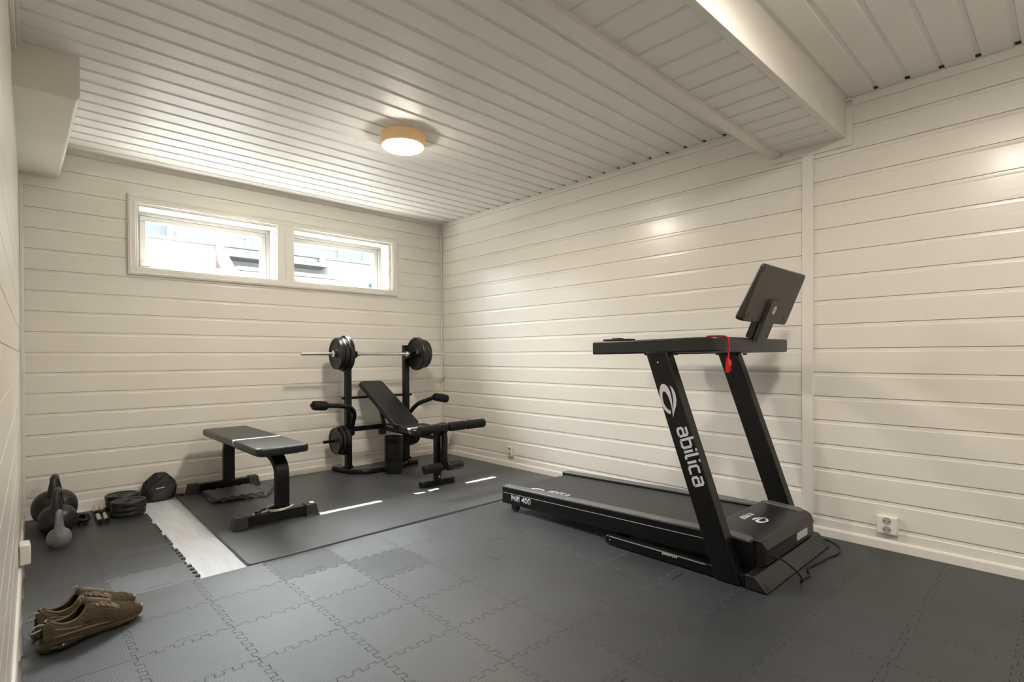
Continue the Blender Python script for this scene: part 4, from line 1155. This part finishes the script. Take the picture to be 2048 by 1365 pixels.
# drawstring pouch: soft lofted bag
def pouch():
    t = empty('drawstring_pouch', (-2.33, -0.085, 0.0), 'black drawstring pouch slumped against the window wall', 'pouch')
    b = MB(); NV, NR = 40, 16; vs = []; random.seed(3)
    for i in range(NR+1):
        v = i/NR; z = 0.166*v
        wx = [0.090, 0.101, 0.101, 0.099, 0.096, 0.088, 0.070, 0.050, 0.028][min(8, int(v*8))]
        f = v*8-int(v*8); nx = [0.090, 0.101, 0.101, 0.099, 0.096, 0.088, 0.070, 0.050, 0.028, 0.014][min(9, int(v*8)+1)]
        wx = wx*(1-f)+nx*f; wy = 0.046*(1-v*0.62)
        for j in range(NV):
            a = 2*math.pi*j/NV
            wr = 1+0.10*math.sin(a*7+v*9)*v+0.03*math.sin(a*3-v*11+1)+0.07*math.sin(a*13+v*6)*v*v
            x = -2.330+0.010*v+1.0*wx*wr*math.cos(a)*abs(math.cos(a))**(-0.25 if abs(math.cos(a)) > 0.05 else 0)*0.98
            y = -0.078+0.020*v+wy*wr*math.sin(a)
            vs.append((x, min(y, -0.013), z+0.004*math.sin(a*4+2)*(v > 0)*(v < .99)))
    fs = [(i*NV+j, i*NV+(j+1) % NV, (i+1)*NV+(j+1) % NV, (i+1)*NV+j) for i in range(NR) for j in range(NV)]
    fs += [tuple(range(NV-1, -1, -1)), tuple(range(NR*NV, (NR+1)*NV))]
    b.add(vs, fs); b.build('pouch_body', M['cloth'], t, ang=60)
    b = MB(); b.tube(spline([(-2.30, -0.10, 0.150), (-2.345, -0.105, 0.125), (-2.395, -0.115, 0.075), (-2.375, -0.127, 0.035)], 6), 0.004, 7)
    b.tube(spline([(-2.250, -0.09, 0.020), (-2.222, -0.105, 0.010), (-2.208, -0.090, 0.007), (-2.195, -0.11, 0.007)], 6), 0.0055, 7)
    b.build('drawstring', M['cloth'], t)
    b = MB()
    for k in range(8): b.box(-2.352+k*0.0062, -2.3475+k*0.0062, -0.1285, -0.1240, 0.0730+0.0006*k, 0.0790+0.0006*k)
    pl('white_print', b, M['white_print'], t, 'tiny white print')
pouch()

# ------------------------------------------------------------------ sneakers
def interp(tab, s):
    for (a, va), (c, vc) in zip(tab, tab[1:]):
        if s <= c:
            t = (s-a)/(c-a) if c > a else 0; t = t*t*(3-2*t); return va+(vc-va)*t
    return tab[-1][1]
def sneaker(loc, ang, label):
    t = empty('sneaker', (0, 0, 0), label, 'shoe', 'pair of olive sneakers')
    Ln = 0.292
    WT = [(0, 0.012), (0.03, 0.024), (0.12, 0.034), (0.30, 0.033), (0.45, 0.036), (0.68, 0.047), (0.82, 0.043), (0.93, 0.029), (0.985, 0.012), (1, 0.003)]
    HT = [(0, 0.080), (0.06, 0.098), (0.16, 0.092), (0.30, 0.092), (0.44, 0.110), (0.52, 0.100), (0.70, 0.072), (0.86, 0.054), (0.95, 0.045), (1, 0.034)]
    ZS = [(0, 0.034), (0.12, 0.034), (0.35, 0.032), (0.6, 0.022), (0.8, 0.018), (1, 0.024)]       # top of the sole
    ZB = [(0, 0.008), (0.10, 0.0008), (0.62, 0.0008), (0.82, 0.004), (1, 0.019)]                  # bottom with toe spring
    CU = [(0, 0.0), (0.4, 0.004), (0.75, -0.003), (1, -0.012)]
    NS, NU = 40, 25
    # upper
    vs, fs, keep = [], [], []
    for i in range(NS+1):
        s = i/NS; w = interp(WT, s)*0.93; h = interp(HT, s); zs = interp(ZS, s)-0.006; c = interp(CU, s)
        for j in range(NU+1):
            u = -1+2*j/NU; a = u*math.pi/2
            yy = w*math.copysign(abs(math.sin(a))**0.62, u); zz = zs+(h-zs)*max(0, math.cos(a))**0.78
            if 0.02 < s < 0.42: yy *= 1-0.10*math.cos(a)
            vs.append((s*Ln-(0.006*math.sin(math.pi*min(1, s*6)) if s < 0.17 else 0)+0.004, c+yy, zz))
    for i in range(NS):
        s = (i+0.5)/NS
        for j in range(NU):
            u = -1+2*(j+0.5)/NU
            op = 0.0
            if 0.035 < s < 0.42: op = 0.56*math.sin(math.pi*min(1, max(0, (s-0.035)/0.385)))**0.45
            if abs(u) < op: continue
            fs.append((i*(NU+1)+j, i*(NU+1)+j+1, (i+1)*(NU+1)+j+1, (i+1)*(NU+1)+j))
    used = sorted({k for f in fs for k in f}); mp = {k: n for n, k in enumerate(used)}
    b = MB(); b.add([vs[k] for k in used], [tuple(mp[k] for k in f) for f in fs])
    up_ = b.build('upper', M['olive'], ang=80, solid=0.004); up_.parent = t
    # dark insole
    b = MB(); n = 24
    ol = [(interp(CU, k/n)+interp(WT, k/n)*0.86, k/n) for k in range(n+1)]; ol2 = [(interp(CU, k/n)-interp(WT, k/n)*0.86, k/n) for k in range(n, -1, -1)]
    poly = [(s*Ln+0.003, y) for y, s in ol+ol2 if s < 0.6]
    b.prism(poly, lambda p, q: (p[0], p[1], q), 0.030, 0.040); o = b.build('insole', M['shoe_dark']); o.parent = t
    # sole: midsole loft
    vs, fs = [], []; NP = 12
    for i in range(NS+1):
        s = i/NS; w = interp(WT, s)*1.06+0.001; zs = interp(ZS, s)+0.002; zb = interp(ZB, s); c = interp(CU, s); mid = (zs+zb)/2
        ext = 0.010*max(0, 1-s*9)
        for (yy, zz) in ((-0.78, zb), (-1.0, zb+(zs-zb)*0.3), (-1.04, mid), (-0.96, zs), (0.96, zs), (1.04, mid), (1.0, zb+(zs-zb)*0.3), (0.78, zb)):
            vs.append((s*Ln-ext+0.002, c+w*yy, zz))
    for i in range(NS):
        for j in range(8): fs.append((i*8+j, i*8+(j+1) % 8, (i+1)*8+(j+1) % 8, (i+1)*8+j))
    fs += [tuple(range(7, -1, -1)), tuple(range(NS*8, NS*8+8))]
    b = MB(); b.add(vs, fs); so = b.build('sole', M['olive_sole'], ang=50); so.parent = t
    # heel cushion
    b = MB()
    for sd in (-1, 1):
        pts = []
        for k in range(9):
            s = 0.03+0.40*k/8; w = interp(WT, s)*1.06+0.002
            pts.append((s*Ln, interp(CU, s)+sd*(w+0.0005), 0.017-0.004*k/8))
        b.tube(pts, [0.004, 0.009, 0.011, 0.0115, 0.0105, 0.009, 0.007, 0.0045, 0.002], 10)
    o = b.build('heel_cushion', M['air_unit']); o.parent = so; plabel(o, 'dark see-through heel cushion')
    # overlay sweeping from heel along the side
    b = MB()
    for sd in (-1, 1):
        for (s0, s1, z0, z1, rad) in ((0.02, 0.62, 0.052, 0.030, 0.0045), (0.04, 0.34, 0.078, 0.046, 0.0035)):
            pts = []
            for k in range(12):
                s = s0+(s1-s0)*k/11; zz = z0+(z1-z0)*(k/11)**0.6
                h = interp(HT, s); zs = interp(ZS, s)-0.006; w = interp(WT, s)*0.93
                ca = min(1, max(0, (zz-zs)/(h-zs)))**(1/0.78); a = math.acos(ca)
                pts.append((s*Ln+0.004, interp(CU, s)+sd*(w*abs(math.sin(a))**0.62*(1-0.08*ca)+0.0008), zz))
            b.tube(pts, [rad*0.5]+[rad]*10+[rad*0.4], 8)
    o = b.build('side_overlay', M['olive_light']); o.parent = up_; plabel(o, 'lighter smooth side band')
    # collar rim
    for sd in (-1, 1):
        b = MB(); pts = []
        for k in range(14):
            s = 0.035+0.385*k/13
            op = 0.56*math.sin(math.pi*min(1, max(0.02, (s-0.035)/0.385)))**0.45
            if k in (0, 13): op = 0.10
            a = op*math.pi/2; h = interp(HT, s); zs = interp(ZS, s)-0.006; w = interp(WT, s)*0.93*0.92
            pts.append((s*Ln+0.004, interp(CU, s)+sd*w*abs(math.sin(a))**0.62, zs+(h-zs)*math.cos(a)**0.78))
        b.tube(pts, 0.0042, 8); o = b.build('collar_rim', M['olive_light']); o.parent = up_
    # tongue, laces, toe guard, pull tab, side mark
    b = MB(); b.tube(spline([(0.40*Ln, 0.002, 0.122), (0.44*Ln, 0.002, 0.112), (0.52*Ln, 0.002, 0.100), (0.66*Ln, 0, 0.078)], 5), [0.010]*4+[0.013]*6+[0.014]*6, 10); o = b.build('tongue', M['olive_light']); o.parent = up_
    b = MB(); b.tube(spline([(0.385*Ln, 0.004, 0.118), (0.375*Ln, 0.004, 0.130), (0.40*Ln, 0.002, 0.133), (0.415*Ln, 0.002, 0.118)], 4), 0.003, 8); o = b.build('tongue_tab', M['toe_grey']); o.parent = up_
    b = MB()
    def on_upper(s, u, lift):
        w = interp(WT, s)*0.93; h = interp(HT, s); zs = interp(ZS, s)-0.006; a = u*math.pi/2
        return (s*Ln+0.004, interp(CU, s)+(w+lift)*math.copysign(abs(math.sin(a))**0.62, u), zs+(h-zs+lift)*max(0, math.cos(a))**0.78)
    for k in range(4):
        s = 0.47+0.052*k
        for sd in (-1, 1):
            b.tube([on_upper(s, sd*0.36, 0.0035), on_upper(s+0.028, sd*0.40, 0.0035)], 0.0026, 6)
    o = b.build('lace_loops', M['orange']); o.parent = up_; plabel(o, 'tan lace loops')
    b = MB()
    for k in range(7):
        for q_ in range(4):
            for sd in (-1, 1):
                s = 0.55+0.030*k+(0.015 if q_ % 2 else 0); u = 0.55+0.075*q_
                c_ = [on_upper(s+ds, sd*(u+du), 0.0024) for ds, du in ((-0.009, 0), (0, 0.026), (0.009, 0), (0, -0.026))]
                b.tube(c_, 0.0011, 5, closed=True)
    o = b.build('mesh_cage', M['olive_light']); o.parent = up_; plabel(o, 'raised net pattern on the forefoot')
    b = MB()
    for k in range(4):
        s = 0.485+0.055*k; h = interp(HT, s)+0.002
        b.tube(spline([(s*Ln, -0.021, h-0.012), (s*Ln, 0.0, h), (s*Ln, 0.021, h-0.012)], 4), 0.0026, 6)
    o = b.build('laces', M['olive_light']); o.parent = up_
    b = MB()
    for k in range(8):
        s = 0.72+0.025*k; pts = []
        h = interp(HT, s); zs = interp(ZS, s)-0.006; w = interp(WT, s)*0.93
        for q_ in range(9):
            u = -0.62+1.24*q_/8; a = u*math.pi/2
            pts.append((s*Ln+0.004+0.004*abs(u), interp(CU, s)+w*math.copysign(abs(math.sin(a))**0.62, u), zs+(h-zs)*math.cos(a)**0.78+0.0028))
        b.tube(pts, 0.0019, 6)
    o = b.build('toe_ribs', M['olive_light']); o.parent = up_
    b = MB(); pts = []
    for k in range(9):
        a = -1.1+2.2*k/8; s = 0.935+0.05*math.cos(a); w = 0.030
        pts.append((s*Ln+0.001, interp(CU, s)+w*math.sin(a)*0.8, 0.040-0.006*math.cos(a)))
    b.tube(pts, [0.002, 0.005, 0.007, 0.008, 0.008, 0.008, 0.007, 0.005, 0.002], 8); o = b.build('toe_guard', M['toe_grey']); o.parent = up_; plabel(o, 'pale grey toe guard')
    b = MB(); b.tube(spline([(0.012, 0.0, 0.086), (-0.006, 0.0, 0.092), (-0.024, 0.0, 0.084), (-0.020, 0.0, 0.073), (0.004, 0.0, 0.076)], 5), 0.0024, 7); o = b.build('pull_tab', M['toe_grey']); o.parent = up_; plabel(o, 'grey heel pull loop')
    b = MB()
    for sd in (-1, 1):
        mk = [(0.0, 0.010), (0.006, 0.0), (0.016, 0.000), (0.034, 0.010), (0.016, 0.0055), (0.008, 0.0065)]
        fill_poly(b, mk, lambda p, w_: (0.36*Ln+p[0], interp(CU, 0.4)+sd*(0.0330+w_-p[1]*0.12), 0.052+p[1]), 0.0, 0.0020)
    o = b.build('side_mark', M['shoe_dark']); o.parent = up_; plabel(o, 'small dark curved tick')
    t.location = loc; t.rotation_euler = (0, 0, ang)
    return t
sneaker((-2.965, -1.985, 0.0), math.radians(22.5), 'near olive brown sneaker of the pair on the foam tiles by the left wall')
sneaker((-2.974, -1.868, 0.0), math.radians(21.0), 'far olive brown sneaker, behind its partner by the left wall')
